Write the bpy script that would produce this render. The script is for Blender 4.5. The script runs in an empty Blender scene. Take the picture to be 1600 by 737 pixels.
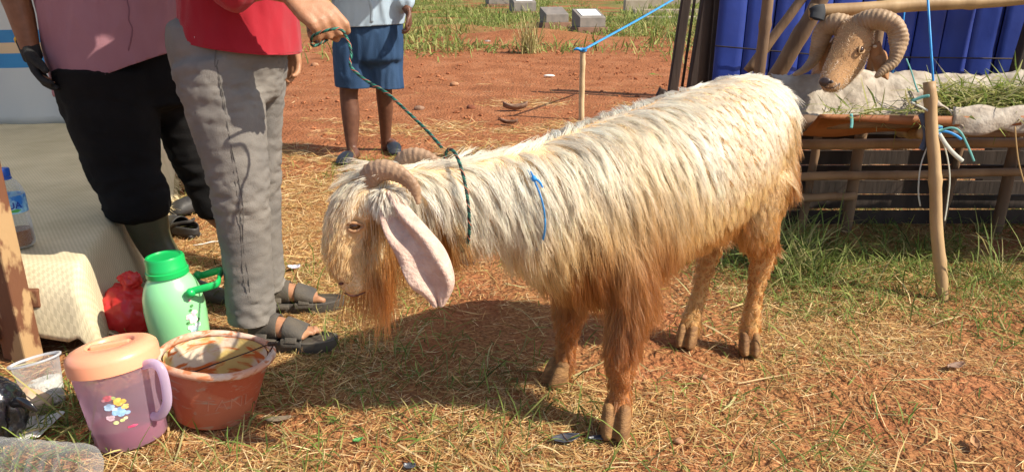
import bpy, bmesh, math, random
import numpy as np
from mathutils import Vector, Matrix, noise
from mathutils.bvhtree import BVHTree
from mathutils.kdtree import KDTree

random.seed(7); rng = np.random.default_rng(7)
scene = bpy.context.scene
C = scene.collection

# ------------------------------------------------------------------ camera, sky, sun, exposure
CAM_H, PITCH, F = 1.12, math.radians(18.5), 1150.0
cam = bpy.data.objects.new('camera', bpy.data.cameras.new('camera'))
C.objects.link(cam); scene.camera = cam
cam.location = (0, 0, CAM_H); cam.rotation_euler = (math.pi / 2 - PITCH, 0, 0)
cam.data.sensor_width = 36; cam.data.lens = 36 * F / 1600
cam.data.clip_start = 0.05; cam.data.clip_end = 600

SUN_EL, SUN_AZ = math.radians(43), math.radians(-19)      # azimuth measured from +X towards +Y
world = bpy.data.worlds.new('World'); scene.world = world; world.use_nodes = True
wn = world.node_tree.nodes; wl = world.node_tree.links
sky = wn.new('ShaderNodeTexSky'); sky.sky_type = 'NISHITA'; sky.sun_disc = False
sky.sun_elevation = SUN_EL; sky.sun_rotation = math.pi / 2 - SUN_AZ
sky.air_density = 1.0; sky.dust_density = 1.5; sky.ozone_density = 1.0
wn['Background'].inputs['Strength'].default_value = 0.115
wl.new(sky.outputs['Color'], wn['Background'].inputs['Color'])
sun = bpy.data.objects.new('sun', bpy.data.lights.new('sun', 'SUN'))
C.objects.link(sun)
sd = Vector((math.cos(SUN_EL) * math.cos(SUN_AZ), math.cos(SUN_EL) * math.sin(SUN_AZ), math.sin(SUN_EL)))
sun.rotation_euler = sd.to_track_quat('Z', 'Y').to_euler()
sun.location = sd * 20
sun.data.energy = 5.0; sun.data.angle = math.radians(0.5); sun.data.color = (1.0, 0.90, 0.74)
scene.view_settings.view_transform = 'Standard'; scene.view_settings.look = 'None'
scene.view_settings.exposure = 0.60; scene.view_settings.gamma = 1
scene.cycles.max_bounces = 6; scene.cycles.diffuse_bounces = 3; scene.cycles.glossy_bounces = 3; scene.cycles.transmission_bounces = 4; scene.cycles.transparent_max_bounces = 10
scene.cycles.use_denoising = True

# ------------------------------------------------------------------ helpers: places
def rise(y):
    y = np.asarray(y, float)
    t = np.clip((y - 7) / 4, 0, 1)
    return 0.018 * np.clip(y - 9 + 2 * t, 0, 60) * t
def ray(x, y):
    u = (x - 800) / F; v = (368.5 - y) / F
    return (u, math.cos(PITCH) + v * math.sin(PITCH), -math.sin(PITCH) + v * math.cos(PITCH))
def G(x, y, z=0.0):                       # point at height z above the flat yard
    r = ray(x, y); t = (z - CAM_H) / r[2]
    return Vector((r[0] * t, r[1] * t, z))
def GF(x, y):                             # point on the rising far ground
    r = ray(x, y); lo, hi = 1.0, 400.0
    for _ in range(60):
        m = (lo + hi) / 2
        if CAM_H + r[2] * m > float(rise(r[1] * m)): lo = m
        else: hi = m
    return Vector((r[0] * lo, r[1] * lo, CAM_H + r[2] * lo))
def P(x, y, Y):                           # point at a distance Y into the yard
    r = ray(x, y); t = Y / r[1]
    return Vector((r[0] * t, Y, CAM_H + r[2] * t))

# ------------------------------------------------------------------ helpers: geometry (verts, faces)
def V(*a): return Vector(a)
def tube(path, radii, seg=12, up=(0, 1, 0), caps=True, round_caps=True):
    path = [Vector(p) for p in path]; up = Vector(up); n = len(path)
    rr = [(r, r) if not hasattr(r, '__len__') else tuple(r) for r in radii]
    vs, fs = [], []
    for i, p in enumerate(path):
        t = (path[min(i + 1, n - 1)] - path[max(i - 1, 0)])
        if t.length < 1e-9: t = Vector((0, 0, 1))
        t.normalize()
        s = t.cross(up)
        if s.length < 1e-3: s = t.cross(Vector((0.3, 0.2, 1)))
        s.normalize(); u = s.cross(t)
        for k in range(seg):
            a = 2 * math.pi * k / seg
            vs.append(p + s * (rr[i][0] * math.cos(a)) + u * (rr[i][1] * math.sin(a)))
    for i in range(n - 1):
        for k in range(seg):
            k2 = (k + 1) % seg
            fs.append((i * seg + k, i * seg + k2, (i + 1) * seg + k2, (i + 1) * seg + k))
    if caps:
        t0 = (path[0] - path[1]).normalized(); t1 = (path[-1] - path[-2]).normalized()
        e = 0.6 if round_caps else 0.0
        vs.append(path[0] + t0 * min(rr[0]) * e); a = len(vs) - 1
        vs.append(path[-1] + t1 * min(rr[-1]) * e); b = len(vs) - 1
        for k in range(seg):
            k2 = (k + 1) % seg
            fs.append((a, k2, k)); fs.append((b, (n - 1) * seg + k, (n - 1) * seg + k2))
    return vs, fs
def smooth_path(pts, n=6):
    pts = [Vector(p) for p in pts]; out = []
    for i in range(len(pts) - 1):
        p0 = pts[max(i - 1, 0)]; p1 = pts[i]; p2 = pts[i + 1]; p3 = pts[min(i + 2, len(pts) - 1)]
        for k in range(n):
            t = k / n
            out.append(0.5 * ((2 * p1) + (p2 - p0) * t + (2 * p0 - 5 * p1 + 4 * p2 - p3) * t * t + (3 * p1 - p0 - 3 * p2 + p3) * t ** 3))
    out.append(pts[-1]); return out
def smooth_vals(vals, n=6):
    vs = smooth_path([(v, 0, 0) if not hasattr(v, '__len__') else (v[0], v[1], 0) for v in vals], n)
    return [(v.x, v.x) if not hasattr(vals[0], '__len__') else (v.x, v.y) for v in vs]
def stube(pts, radii, n=6, seg=14, up=(0, 1, 0), caps=True):
    return tube(smooth_path(pts, n), smooth_vals(radii, n), seg, up, caps)
def ball(c, r, seg=14, rings=9, rot=None):
    c = Vector(c); r = (r, r, r) if not hasattr(r, '__len__') else r
    vs, fs = [], []
    for i in range(rings + 1):
        th = math.pi * i / rings
        for k in range(seg):
            a = 2 * math.pi * k / seg
            q = Vector((r[0] * math.sin(th) * math.cos(a), r[1] * math.sin(th) * math.sin(a), r[2] * math.cos(th)))
            if rot: q = rot @ q
            vs.append(c + q)
    for i in range(rings):
        for k in range(seg):
            k2 = (k + 1) % seg
            if i == 0: fs.append((k, seg + k, seg + k2))
            elif i == rings - 1: fs.append((i * seg + k, (i + 1) * seg + k, i * seg + k2))
            else: fs.append((i * seg + k, (i + 1) * seg + k, (i + 1) * seg + k2, i * seg + k2))
    return vs, fs
def box(c, s, rot=None):
    c = Vector(c); vs = []
    for x in (-.5, .5):
        for y in (-.5, .5):
            for z in (-.5, .5):
                q = Vector((x * s[0], y * s[1], z * s[2]))
                vs.append(c + (rot @ q if rot else q))
    return vs, [(0, 1, 3, 2), (4, 6, 7, 5), (0, 4, 5, 1), (2, 3, 7, 6), (0, 2, 6, 4), (1, 5, 7, 3)]
def lathe(profile, seg=36, close=False):
    vs, fs = [], []; n = len(profile)
    for r, z in profile:
        for k in range(seg):
            a = 2 * math.pi * k / seg
            vs.append(Vector((r * math.cos(a), r * math.sin(a), z)))
    for i in range(n - 1):
        for k in range(seg):
            k2 = (k + 1) % seg
            fs.append((i * seg + k, i * seg + k2, (i + 1) * seg + k2, (i + 1) * seg + k))
    return vs, fs
def xform(geo, M):
    return [M @ Vector(v) for v in geo[0]], geo[1]
def join(*geos):
    vs, fs = [], []
    for g in geos:
        o = len(vs); vs += list(g[0]); fs += [tuple(i + o for i in f) for f in g[1]]
    return vs, fs
def grid(nu, nv, fn, thick=0.0):
    """fn(u,v)->Vector; a sheet, given a real thickness when thick > 0"""
    vs = [fn(i / nu, j / nv) for j in range(nv + 1) for i in range(nu + 1)]
    w = nu + 1
    fs = [(j * w + i, j * w + i + 1, (j + 1) * w + i + 1, (j + 1) * w + i) for j in range(nv) for i in range(nu)]
    return vs, fs

# ------------------------------------------------------------------ helpers: objects
def link(o): C.objects.link(o); return o
def tag(o, label=None, cat=None, group=None, kind=None):
    if label: o['label'] = label
    if cat: o['category'] = cat
    if group: o['group'] = group
    if kind: o['kind'] = kind
    return o
def thing(name, loc, label, cat, group=None):
    o = bpy.data.objects.new(name, None); link(o); o.location = loc; o.empty_display_size = 0.1
    return tag(o, label, cat, group)
def obj(name, geo, m, parent=None, smooth=True, base=None, sub=0, bevel=0.0, solid=0.0, recalc=True, autosmooth=None):
    """geo in world space -> one mesh object, its origin at the parent's origin or at base"""
    me = geo if isinstance(geo, bpy.types.Mesh) else None
    org = Vector((0, 0, 0))
    q = parent
    while q is not None: org = org + q.location; q = q.parent
    if parent is None and base is not None: org = Vector(base)
    if me is None:
        me = bpy.data.meshes.new(name)
        me.from_pydata([tuple(Vector(v) - org) for v in geo[0]], [], geo[1])
        if recalc:
            bm = bmesh.new(); bm.from_mesh(me); bmesh.ops.recalc_face_normals(bm, faces=bm.faces); bm.to_mesh(me); bm.free()
    else:
        if org.length > 0: me.transform(Matrix.Translation(-org))
    o = bpy.data.objects.new(name, me); link(o)
    if m is not None: me.materials.append(m)
    if smooth:
        me.polygons.foreach_set('use_smooth', [True] * len(me.polygons))
        if autosmooth is not None: me.set_sharp_from_angle(angle=math.radians(autosmooth))
    if parent is not None: o.parent = parent
    elif base is not None: o.location = base
    if solid: md = o.modifiers.new('thick', 'SOLIDIFY'); md.thickness = solid; md.offset = 0
    if bevel: md = o.modifiers.new('bevel', 'BEVEL'); md.width = bevel; md.segments = 2; md.limit_method = 'ANGLE'
    if sub: md = o.modifiers.new('sub', 'SUBSURF'); md.levels = sub; md.render_levels = sub
    return o
def remesh(geo, voxel, smooth_it=6, fac=0.5):
    me = bpy.data.meshes.new('tmp'); me.from_pydata([tuple(v) for v in geo[0]], [], geo[1])
    bm = bmesh.new(); bm.from_mesh(me); bmesh.ops.recalc_face_normals(bm, faces=bm.faces); bm.to_mesh(me); bm.free()
    o = bpy.data.objects.new('tmp', me); link(o)
    md = o.modifiers.new('r', 'REMESH'); md.mode = 'VOXEL'; md.voxel_size = voxel; md.adaptivity = 0
    if smooth_it: md = o.modifiers.new('s', 'SMOOTH'); md.factor = fac; md.iterations = smooth_it
    dg = bpy.context.evaluated_depsgraph_get()
    out = bpy.data.meshes.new_from_object(o.evaluated_get(dg))
    bpy.data.objects.remove(o); bpy.data.meshes.remove(me)
    return out
def wrinkle(me, amp, scale, seed=0, stretch=(1, 1, 1), ridged=False, mask=None):
    off = Vector((seed * 7.3, seed * 3.1, seed * 5.7))
    nv = len(me.vertices); nb = np.empty(nv * 3, np.float32); me.vertices.foreach_get('normal', nb); nb = nb.reshape(-1, 3)
    cb = np.empty(nv * 3, np.float32); me.vertices.foreach_get('co', cb); cb = cb.reshape(-1, 3)
    for i in range(nv):
        co = Vector(cb[i]); c = Vector((co.x * scale * stretch[0], co.y * scale * stretch[1], co.z * scale * stretch[2])) + off
        d = noise.noise(c) + 0.5 * noise.noise(c * 2.1)
        if ridged: d = 0.6 - abs(d) * 1.6
        a = amp if mask is None else amp * mask(co)
        cb[i] += nb[i] * (d * a)
    me.vertices.foreach_set('co', cb.ravel()); me.update(); return me

def cut(me, co, no):
    """open hem: drop everything on the side the normal points to"""
    bm = bmesh.new(); bm.from_mesh(me)
    bmesh.ops.bisect_plane(bm, geom=bm.verts[:] + bm.edges[:] + bm.faces[:], plane_co=co, plane_no=no, clear_outer=True)
    bm.to_mesh(me); bm.free(); me.update(); return me
def rim_loops(me):
    """boundary rings of an open mesh, as lists of points in order"""
    bm = bmesh.new(); bm.from_mesh(me); out = []; seen = set()
    for e in bm.edges:
        if e.is_boundary and e.index not in seen:
            ring = []; v = e.verts[0]; cur = e
            while cur is not None and cur.index not in seen:
                seen.add(cur.index); ring.append(v.co.copy()); v = cur.other_vert(v)
                cur = next((x for x in v.link_edges if x.is_boundary and x.index not in seen), None)
            if len(ring) > 8: out.append(ring)
    bm.free(); return out
def pick(me_list, px_, py_, loc=(0, 0, 0)):
    """point and normal where the sight line through a picture point first meets a mesh"""
    bv = BVHTree.FromPolygons([v.co + Vector(loc) for v in me_list.vertices], [p_.vertices for p_ in me_list.polygons])
    h, n_, i_, d_ = bv.ray_cast(Vector((0, 0, CAM_H)), Vector(ray(px_, py_)).normalized()); return h, n_

# ------------------------------------------------------------------ helpers: materials
def mat(name, col, rough=0.6, col2=None, scale=8.0, detail=5.0, lo=0.35, hi=0.65, bump=0.0, bscale=None, spec=0.4,
        metal=0.0, trans=0.0, sheen=0.0, stretch=(1, 1, 1), sss=0.0, coat=0.0, translucent=0.0):
    m = bpy.data.materials.new(name); m.use_nodes = True
    nt = m.node_tree; b = nt.nodes['Principled BSDF']
    b.inputs['Base Color'].default_value = (*col, 1); b.inputs['Roughness'].default_value = rough
    b.inputs['Specular IOR Level'].default_value = spec; b.inputs['Metallic'].default_value = metal
    b.inputs['Transmission Weight'].default_value = trans
    if sheen: b.inputs['Sheen Weight'].default_value = sheen
    if coat: b.inputs['Coat Weight'].default_value = coat
    if sss:
        b.inputs['Subsurface Weight'].default_value = sss; b.inputs['Subsurface Radius'].default_value = (1, .4, .25); b.inputs['Subsurface Scale'].default_value = 0.006
    tc = nt.nodes.new('ShaderNodeTexCoord'); mp = nt.nodes.new('ShaderNodeMapping'); mp.inputs['Scale'].default_value = stretch
    nt.links.new(tc.outputs['Object'], mp.inputs['Vector'])
    if col2 is not None:
        n = nt.nodes.new('ShaderNodeTexNoise'); n.inputs['Scale'].default_value = scale; n.inputs['Detail'].default_value = detail
        nt.links.new(mp.outputs['Vector'], n.inputs['Vector'])
        r = nt.nodes.new('ShaderNodeValToRGB'); r.color_ramp.elements[0].position = lo; r.color_ramp.elements[1].position = hi
        r.color_ramp.elements[0].color = (*col, 1); r.color_ramp.elements[1].color = (*col2, 1)
        nt.links.new(n.outputs['Fac'], r.inputs['Fac']); nt.links.new(r.outputs['Color'], b.inputs['Base Color'])
    if bump:
        n2 = nt.nodes.new('ShaderNodeTexNoise'); n2.inputs['Scale'].default_value = bscale or scale * 4; n2.inputs['Detail'].default_value = 6
        nt.links.new(mp.outputs['Vector'], n2.inputs['Vector'])
        bp = nt.nodes.new('ShaderNodeBump'); bp.inputs['Strength'].default_value = bump; bp.inputs['Distance'].default_value = 0.01
        nt.links.new(n2.outputs['Fac'], bp.inputs['Height']); nt.links.new(bp.outputs['Normal'], b.inputs['Normal'])
    if translucent:
        out = nt.nodes['Material Output']; tl = nt.nodes.new('ShaderNodeBsdfTranslucent'); mx = nt.nodes.new('ShaderNodeMixShader')
        mx.inputs['Fac'].default_value = translucent; tl.inputs['Color'].default_value = (*col, 1)
        nt.links.new(b.outputs['BSDF'], mx.inputs[1]); nt.links.new(tl.outputs['BSDF'], mx.inputs[2]); nt.links.new(mx.outputs['Shader'], out.inputs['Surface'])
    return m
def clear_mat(name, col, alpha=0.25, rough=0.15, film=(0.9, 0.92, 0.95), edge=0.55, glow=0.5):
    """thin clear plastic: mostly see-through, a milky film and a gloss"""
    m = bpy.data.materials.new(name); m.use_nodes = True; nt = m.node_tree
    b = nt.nodes['Principled BSDF']; out = nt.nodes['Material Output']
    b.inputs['Base Color'].default_value = (*film, 1); b.inputs['Roughness'].default_value = rough; b.inputs['Specular IOR Level'].default_value = 0.7
    t = nt.nodes.new('ShaderNodeBsdfTransparent'); t.inputs['Color'].default_value = (*col, 1)
    tl = nt.nodes.new('ShaderNodeBsdfTranslucent'); tl.inputs['Color'].default_value = (*film, 1); fm = nt.nodes.new('ShaderNodeMixShader'); fm.inputs['Fac'].default_value = glow
    nt.links.new(b.outputs[0], fm.inputs[1]); nt.links.new(tl.outputs[0], fm.inputs[2])
    fr = nt.nodes.new('ShaderNodeLayerWeight'); fr.inputs['Blend'].default_value = 0.35
    ad = nt.nodes.new('ShaderNodeMath'); ad.operation = 'MULTIPLY_ADD'; ad.inputs[1].default_value = edge; ad.inputs[2].default_value = alpha
    nt.links.new(fr.outputs['Facing'], ad.inputs[0])
    mx = nt.nodes.new('ShaderNodeMixShader'); nt.links.new(ad.outputs[0], mx.inputs['Fac'])
    nt.links.new(t.outputs[0], mx.inputs[1]); nt.links.new(fm.outputs[0], mx.inputs[2]); nt.links.new(mx.outputs[0], out.inputs['Surface'])
    return m
def attr_mat(name, rough=0.7, translucent=0.25, spec=0.25):
    """colour comes from each blade's own colour attribute"""
    m = bpy.data.materials.new(name); m.use_nodes = True; nt = m.node_tree
    b = nt.nodes['Principled BSDF']; b.inputs['Roughness'].default_value = rough; b.inputs['Specular IOR Level'].default_value = spec
    a = nt.nodes.new('ShaderNodeAttribute'); a.attribute_name = 'tint'
    nt.links.new(a.outputs['Color'], b.inputs['Base Color'])
    if translucent:
        out = nt.nodes['Material Output']; tl = nt.nodes.new('ShaderNodeBsdfTranslucent'); mx = nt.nodes.new('ShaderNodeMixShader')
        nt.links.new(a.outputs['Color'], tl.inputs['Color']); mx.inputs['Fac'].default_value = translucent
        nt.links.new(b.outputs['BSDF'], mx.inputs[1]); nt.links.new(tl.outputs['BSDF'], mx.inputs[2]); nt.links.new(mx.outputs['Shader'], out.inputs['Surface'])
    return m
def vnoise(x, y, seed=0):
    """vectorised value noise in [0,1]"""
    x = np.asarray(x, float); y = np.asarray(y, float)
    xi = np.floor(x).astype(np.int64); yi = np.floor(y).astype(np.int64); fx = x - xi; fy = y - yi
    def h(i, j):
        n = (i * 374761393 + j * 668265263 + seed * 982451653) & 0x7fffffff
        n = ((n ^ (n >> 13)) * 1274126177) & 0x7fffffff
        return ((n ^ (n >> 16)) & 0xffff) / 65535.0
    u = fx * fx * (3 - 2 * fx); v = fy * fy * (3 - 2 * fy)
    return (h(xi, yi) * (1 - u) + h(xi + 1, yi) * u) * (1 - v) + (h(xi, yi + 1) * (1 - u) + h(xi + 1, yi + 1) * u) * v
def fbm(x, y, seed=0, oct=4):
    s = 0; a = 0.5; tot = 0
    for k in range(oct):
        s = s + a * vnoise(np.asarray(x) * 2 ** k, np.asarray(y) * 2 ** k, seed + k); tot += a; a *= 0.5
    return s / tot
def hgt(x, y):
    near = 0.010 * (fbm(x * 3.0, y * 3.0, 3) - 0.5) + 0.007 * (fbm(x * 14.0, y * 14.0, 9, 3) - 0.5)
    far = 0.14 * (fbm(np.asarray(x) * 0.5, np.asarray(y) * 0.5, 21, 3) - 0.5) * np.clip((np.asarray(y) - 9) / 6, 0, 1)
    return rise(y) + near + far

# ------------------------------------------------------------------ the ground
def spaced(a, b, step): return list(np.arange(a, b, step))
xs = np.array([-160, -110, -75, -50, -36, -26, -19, -14, -11, -8.5, -7, -6, -5.2] + spaced(-4.6, 5.0, 0.035) + [5.4, 6, 7, 8.5, 11, 14, 19, 26, 36, 50, 75, 110, 160])
ys = np.array([-60, -30, -15, -7, -3, -1, 0, .5] + spaced(0.9, 7.0, 0.035) + list(7 * 1.035 ** np.arange(0, 62)) + [68, 80, 100, 130, 180, 260, 400])
gx, gy = np.meshgrid(xs, ys)
gz = hgt(gx, gy)
# the heap of red earth below the headstones
gz = gz + 0.22 * np.exp(-((gx - 0.4) / 1.5) ** 2 - ((gy - 15.6) / 0.9) ** 2) + 0.16 * np.exp(-((gx + 1.4) / 1.2) ** 2 - ((gy - 18) / 1.0) ** 2)
me = bpy.data.meshes.new('ground')
nx, ny = len(xs), len(ys)
idx = np.arange(nx * ny).reshape(ny, nx)
fc = np.stack([idx[:-1, :-1], idx[:-1, 1:], idx[1:, 1:], idx[1:, :-1]], -1).reshape(-1, 4)
me.from_pydata(np.stack([gx, gy, gz], -1).reshape(-1, 3).tolist(), [], fc.tolist())
def ground_mat():
    m = bpy.data.materials.new('red_soil'); m.use_nodes = True; nt = m.node_tree; b = nt.nodes['Principled BSDF']
    b.inputs['Roughness'].default_value = 0.95; b.inputs['Specular IOR Level'].default_value = 0.1
    tc = nt.nodes.new('ShaderNodeTexCoord')
    def ns(s, d=6, dist=0.0):
        n = nt.nodes.new('ShaderNodeTexNoise'); n.inputs['Scale'].default_value = s; n.inputs['Detail'].default_value = d; n.inputs['Distortion'].default_value = dist
        nt.links.new(tc.outputs['Object'], n.inputs['Vector']); return n.outputs['Fac']
    def ramp(f, stops):
        r = nt.nodes.new('ShaderNodeValToRGB'); e = r.color_ramp.elements
        e[0].position, e[0].color = stops[0][0], (*stops[0][1], 1); e[1].position, e[1].color = stops[-1][0], (*stops[-1][1], 1)
        for p_, c_ in stops[1:-1]: k = e.new(p_); k.color = (*c_, 1)
        nt.links.new(f, r.inputs['Fac']); return r.outputs['Color']
    def mix(f, a, b_):
        x = nt.nodes.new('ShaderNodeMix'); x.data_type = 'RGBA'
        nt.links.new(f, x.inputs[0]); nt.links.new(a, x.inputs[6]); nt.links.new(b_, x.inputs[7]); return x.outputs[2]
    soil = ramp(ns(2.2, 5, .4), [(0.3, (0.22, 0.075, 0.032)), (0.5, (0.35, 0.128, 0.055)), (0.72, (0.47, 0.21, 0.105))])
    fine = ramp(ns(60, 4), [(0.3, (0.17, 0.058, 0.024)), (0.7, (0.44, 0.18, 0.082))])
    f0 = nt.nodes.new('ShaderNodeValue'); f0.outputs[0].default_value = 0.42
    soil = mix(f0.outputs[0], soil, fine)
    straw = ramp(ns(90, 3), [(0.35, (0.17, 0.075, 0.03)), (0.65, (0.46, 0.25, 0.10))])
    # chaff lies over the near yard, thins out and stops on the bare red yard beyond
    sp = nt.nodes.new('ShaderNodeSeparateXYZ'); nt.links.new(tc.outputs['Object'], sp.inputs[0])
    mr = nt.nodes.new('ShaderNodeMapRange'); mr.inputs[1].default_value = 2.8; mr.inputs[2].default_value = 5.0; mr.inputs[3].default_value = 0.62; mr.inputs[4].default_value = 0.06
    nt.links.new(sp.outputs['Y'], mr.inputs[0])
    mu = nt.nodes.new('ShaderNodeMath'); mu.operation = 'MULTIPLY'
    pr = ramp(ns(3.2, 5, .6), [(0.36, (0.15, 0.15, 0.15)), (0.6, (1, 1, 1))])
    nt.links.new(mr.outputs[0], mu.inputs[0]); nt.links.new(pr, mu.inputs[1])
    col = mix(mu.outputs[0], soil, straw)
    green = ramp(ns(1.2, 4), [(0.35, (0.10, 0.13, 0.030)), (0.65, (0.20, 0.21, 0.07))])
    mg = nt.nodes.new('ShaderNodeMapRange'); mg.inputs[1].default_value = 14.0; mg.inputs[2].default_value = 22.0
    nt.links.new(sp.outputs['Y'], mg.inputs[0])
    mm = nt.nodes.new('ShaderNodeMath'); mm.operation = 'MULTIPLY'
    pg = ramp(ns(0.55, 4), [(0.40, (0, 0, 0)), (0.52, (0.85, 0.85, 0.85))])
    nt.links.new(mg.outputs[0], mm.inputs[0]); nt.links.new(pg, mm.inputs[1])
    col = mix(mm.outputs[0], col, green)
    nt.links.new(col, b.inputs['Base Color'])
    bp = nt.nodes.new('ShaderNodeBump'); bp.inputs['Strength'].default_value = 0.9; bp.inputs['Distance'].default_value = 0.05
    hh = nt.nodes.new('ShaderNodeMath'); hh.operation = 'ADD'; nt.links.new(ns(38, 4, .3), hh.inputs[0]); nt.links.new(ns(7, 5, .5), hh.inputs[1])
    nt.links.new(hh.outputs[0], bp.inputs['Height']); nt.links.new(bp.outputs['Normal'], b.inputs['Normal'])
    return m
g = link(bpy.data.objects.new('ground', me)); me.materials.append(ground_mat()); g['kind'] = 'structure'
me.polygons.foreach_set('use_smooth', [True] * len(me.polygons))

# ------------------------------------------------------------------ blades lying or standing on the ground (uncountable: stuff)
def blades(name, pos, yaw, length, width, lift, bend, tint, m, zfun=hgt, kind='stuff', label=None, cat=None, parent=None, segs=3, up_start=0.004):
    """one ribbon each; lift = elevation angle of the start, bend = its change along the blade"""
    n = len(pos); pts = []; 
    p = np.zeros((n, 3)); p[:, :2] = pos[:, :2]
    p[:, 2] = zfun(pos[:, 0], pos[:, 1]) + up_start if pos.shape[1] == 2 else pos[:, 2]
    el = lift.copy(); yw = yaw.copy(); cur = rng.normal(0, 0.35, n)
    rows = []
    for s in range(segs + 1):
        w = width * (1.0 if s < segs else 0.25) * (0.75 if s == 0 else 1)
        sx = -np.sin(yw); sy = np.cos(yw)
        rows.append((p.copy(), np.stack([sx * w / 2, sy * w / 2, rng.normal(0, 0.25, n) * w], -1)))
        st = length / segs
        p = p + np.stack([np.cos(yw) * np.cos(el) * st, np.sin(yw) * np.cos(el) * st, np.sin(el) * st], -1)
        if zfun is not None:
            gzv = zfun(p[:, 0], p[:, 1]) + 0.002; p[:, 2] = np.maximum(p[:, 2], gzv)
        el = el + bend / segs; yw = yw + cur / segs * 1.5
    vs = np.zeros((n, (segs + 1) * 2, 3))
    for s, (c, o) in enumerate(rows):
        vs[:, 2 * s] = c - o; vs[:, 2 * s + 1] = c + o
    k = (segs + 1) * 2
    base = (np.arange(n) * k)[:, None, None]
    q = np.array([[2 * s, 2 * s + 1, 2 * s + 3, 2 * s + 2] for s in range(segs)])[None]
    faces = (base + q).reshape(-1, 4)
    vs = vs.reshape(-1, 3)
    if parent is not None: vs = vs - np.array(parent.location)
    me = bpy.data.meshes.new(name)
    me.vertices.add(len(vs)); me.vertices.foreach_set('co', vs.ravel())
    me.loops.add(faces.size); me.loops.foreach_set('vertex_index', faces.ravel().astype(np.int32))
    me.polygons.add(len(faces)); me.polygons.foreach_set('loop_start', (np.arange(len(faces)) * 4).astype(np.int32))
    me.polygons.foreach_set('loop_total', np.full(len(faces), 4, np.int32))
    me.update(calc_edges=True)
    at = me.attributes.new('tint', 'FLOAT_COLOR', 'POINT')
    tc = np.ones((n, k, 4)); tc[:, :, :3] = tint[:, None, :]
    at.data.foreach_set('color', tc.ravel().astype(np.float32))
    me.materials.append(m)
    o = link(bpy.data.objects.new(name, me))
    if parent is not None: o.parent = parent
    if kind: o['kind'] = kind
    tag(o, label, cat); return o
STRAW = np.array([(0.62, 0.41, 0.18), (0.52, 0.31, 0.12), (0.74, 0.56, 0.31), (0.38, 0.20, 0.075), (0.44, 0.34, 0.13), (0.26, 0.12, 0.045)])
GREEN = np.array([(0.13, 0.19, 0.035), (0.20, 0.26, 0.06), (0.09, 0.15, 0.03), (0.28, 0.30, 0.09), (0.40, 0.36, 0.14)])
def tints(pal, n, jit=0.18, probs=None):
    c = pal[rng.choice(len(pal), n, p=probs)] * (1 + rng.normal(0, jit, (n, 1)))
    return np.clip(c, 0.01, 0.9)
def scatter(n, x0, x1, y0, y1, dens):
    """n points drawn with the density dens(x,y) in [0,1]"""
    out = np.zeros((0, 2))
    while len(out) < n:
        p_ = np.stack([rng.uniform(x0, x1, n * 2), rng.uniform(y0, y1, n * 2)], -1)
        p_ = p_[rng.random(len(p_)) < dens(p_[:, 0], p_[:, 1])]
        out = np.concatenate([out, p_])
    return out[:n]
blade_mat = attr_mat('dry_blade'); green_mat = attr_mat('green_blade', translucent=0.35)
def d_straw(x, y):
    f = np.clip(1.15 - (y - 2.9) / 2.0, 0.05, 1) * (np.abs(x) < 0.72 * y + 0.35)
    return f * np.clip((fbm(x * 1.7, y * 1.7, 40) - 0.36) * 4.0, 0.10, 1)
n = 112000; ps = scatter(n, -2.9, 3.4, 1.2, 4.6, d_straw)
blades('straw_litter', ps, rng.uniform(0, 2 * np.pi, n), rng.gamma(2.6, 0.015, n) + 0.010, rng.uniform(0.0009, 0.0025, n), rng.normal(0.05, 0.16, n), rng.normal(-0.2, 0.4, n),
       tints(STRAW, n, 0.2, [.27, .24, .16, .14, .11, .08]), blade_mat, label='dry trampled straw and grass stalks scattered over the near yard', cat='straw')
# long loose stalks
n = 420; ps = scatter(n, -2.4, 3.0, 1.3, 4.4, lambda x, y: (np.abs(x) < 0.72 * y + .3) * 1.0)
blades('long_stalks', ps, rng.uniform(0, 2 * np.pi, n), rng.uniform(.09, .26, n), rng.uniform(0.0025, 0.0055, n), rng.normal(0.05, 0.08, n), rng.normal(-0.1, 0.15, n),
       tints(np.array([(0.72, 0.56, 0.30), (0.62, 0.44, 0.20), (0.45, 0.42, 0.2)]), n, .12), blade_mat, label='long pale straw stalks lying loose on the yard', cat='straw', up_start=0.012)
# wisps of hay on the bare red yard behind
def d_hay(x, y):
    w = np.exp(-((y - 5.1) / 0.45) ** 2) * (x < 0.2) + np.exp(-((y - 6.3) / 0.30) ** 2) + 0.8 * np.exp(-((y - 7.6) / 0.35) ** 2 - ((x - 1.2) / 1.2) ** 2) + .5 * np.exp(-((y - 4.4) / .5) ** 2)
    return np.clip(w, 0.02, 1) * np.clip((fbm(x * 1.1, y * 1.9, 77) - 0.42) * 5, 0, 1)
n = 9000; ps = scatter(n, -3.4, 4.2, 3.8, 9.5, d_hay)
blades('hay_wisps', ps, rng.normal(0.1, 0.7, n) + np.pi * rng.integers(0, 2, n), rng.uniform(.04, .22, n), rng.uniform(0.002, 0.005, n), rng.normal(0.12, 0.15, n), rng.normal(-0.3, 0.3, n),
       tints(STRAW[[0, 1, 2, 4]], n, .15), blade_mat, label='wisps of pale hay strewn on the bare red yard', cat='hay')
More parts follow.
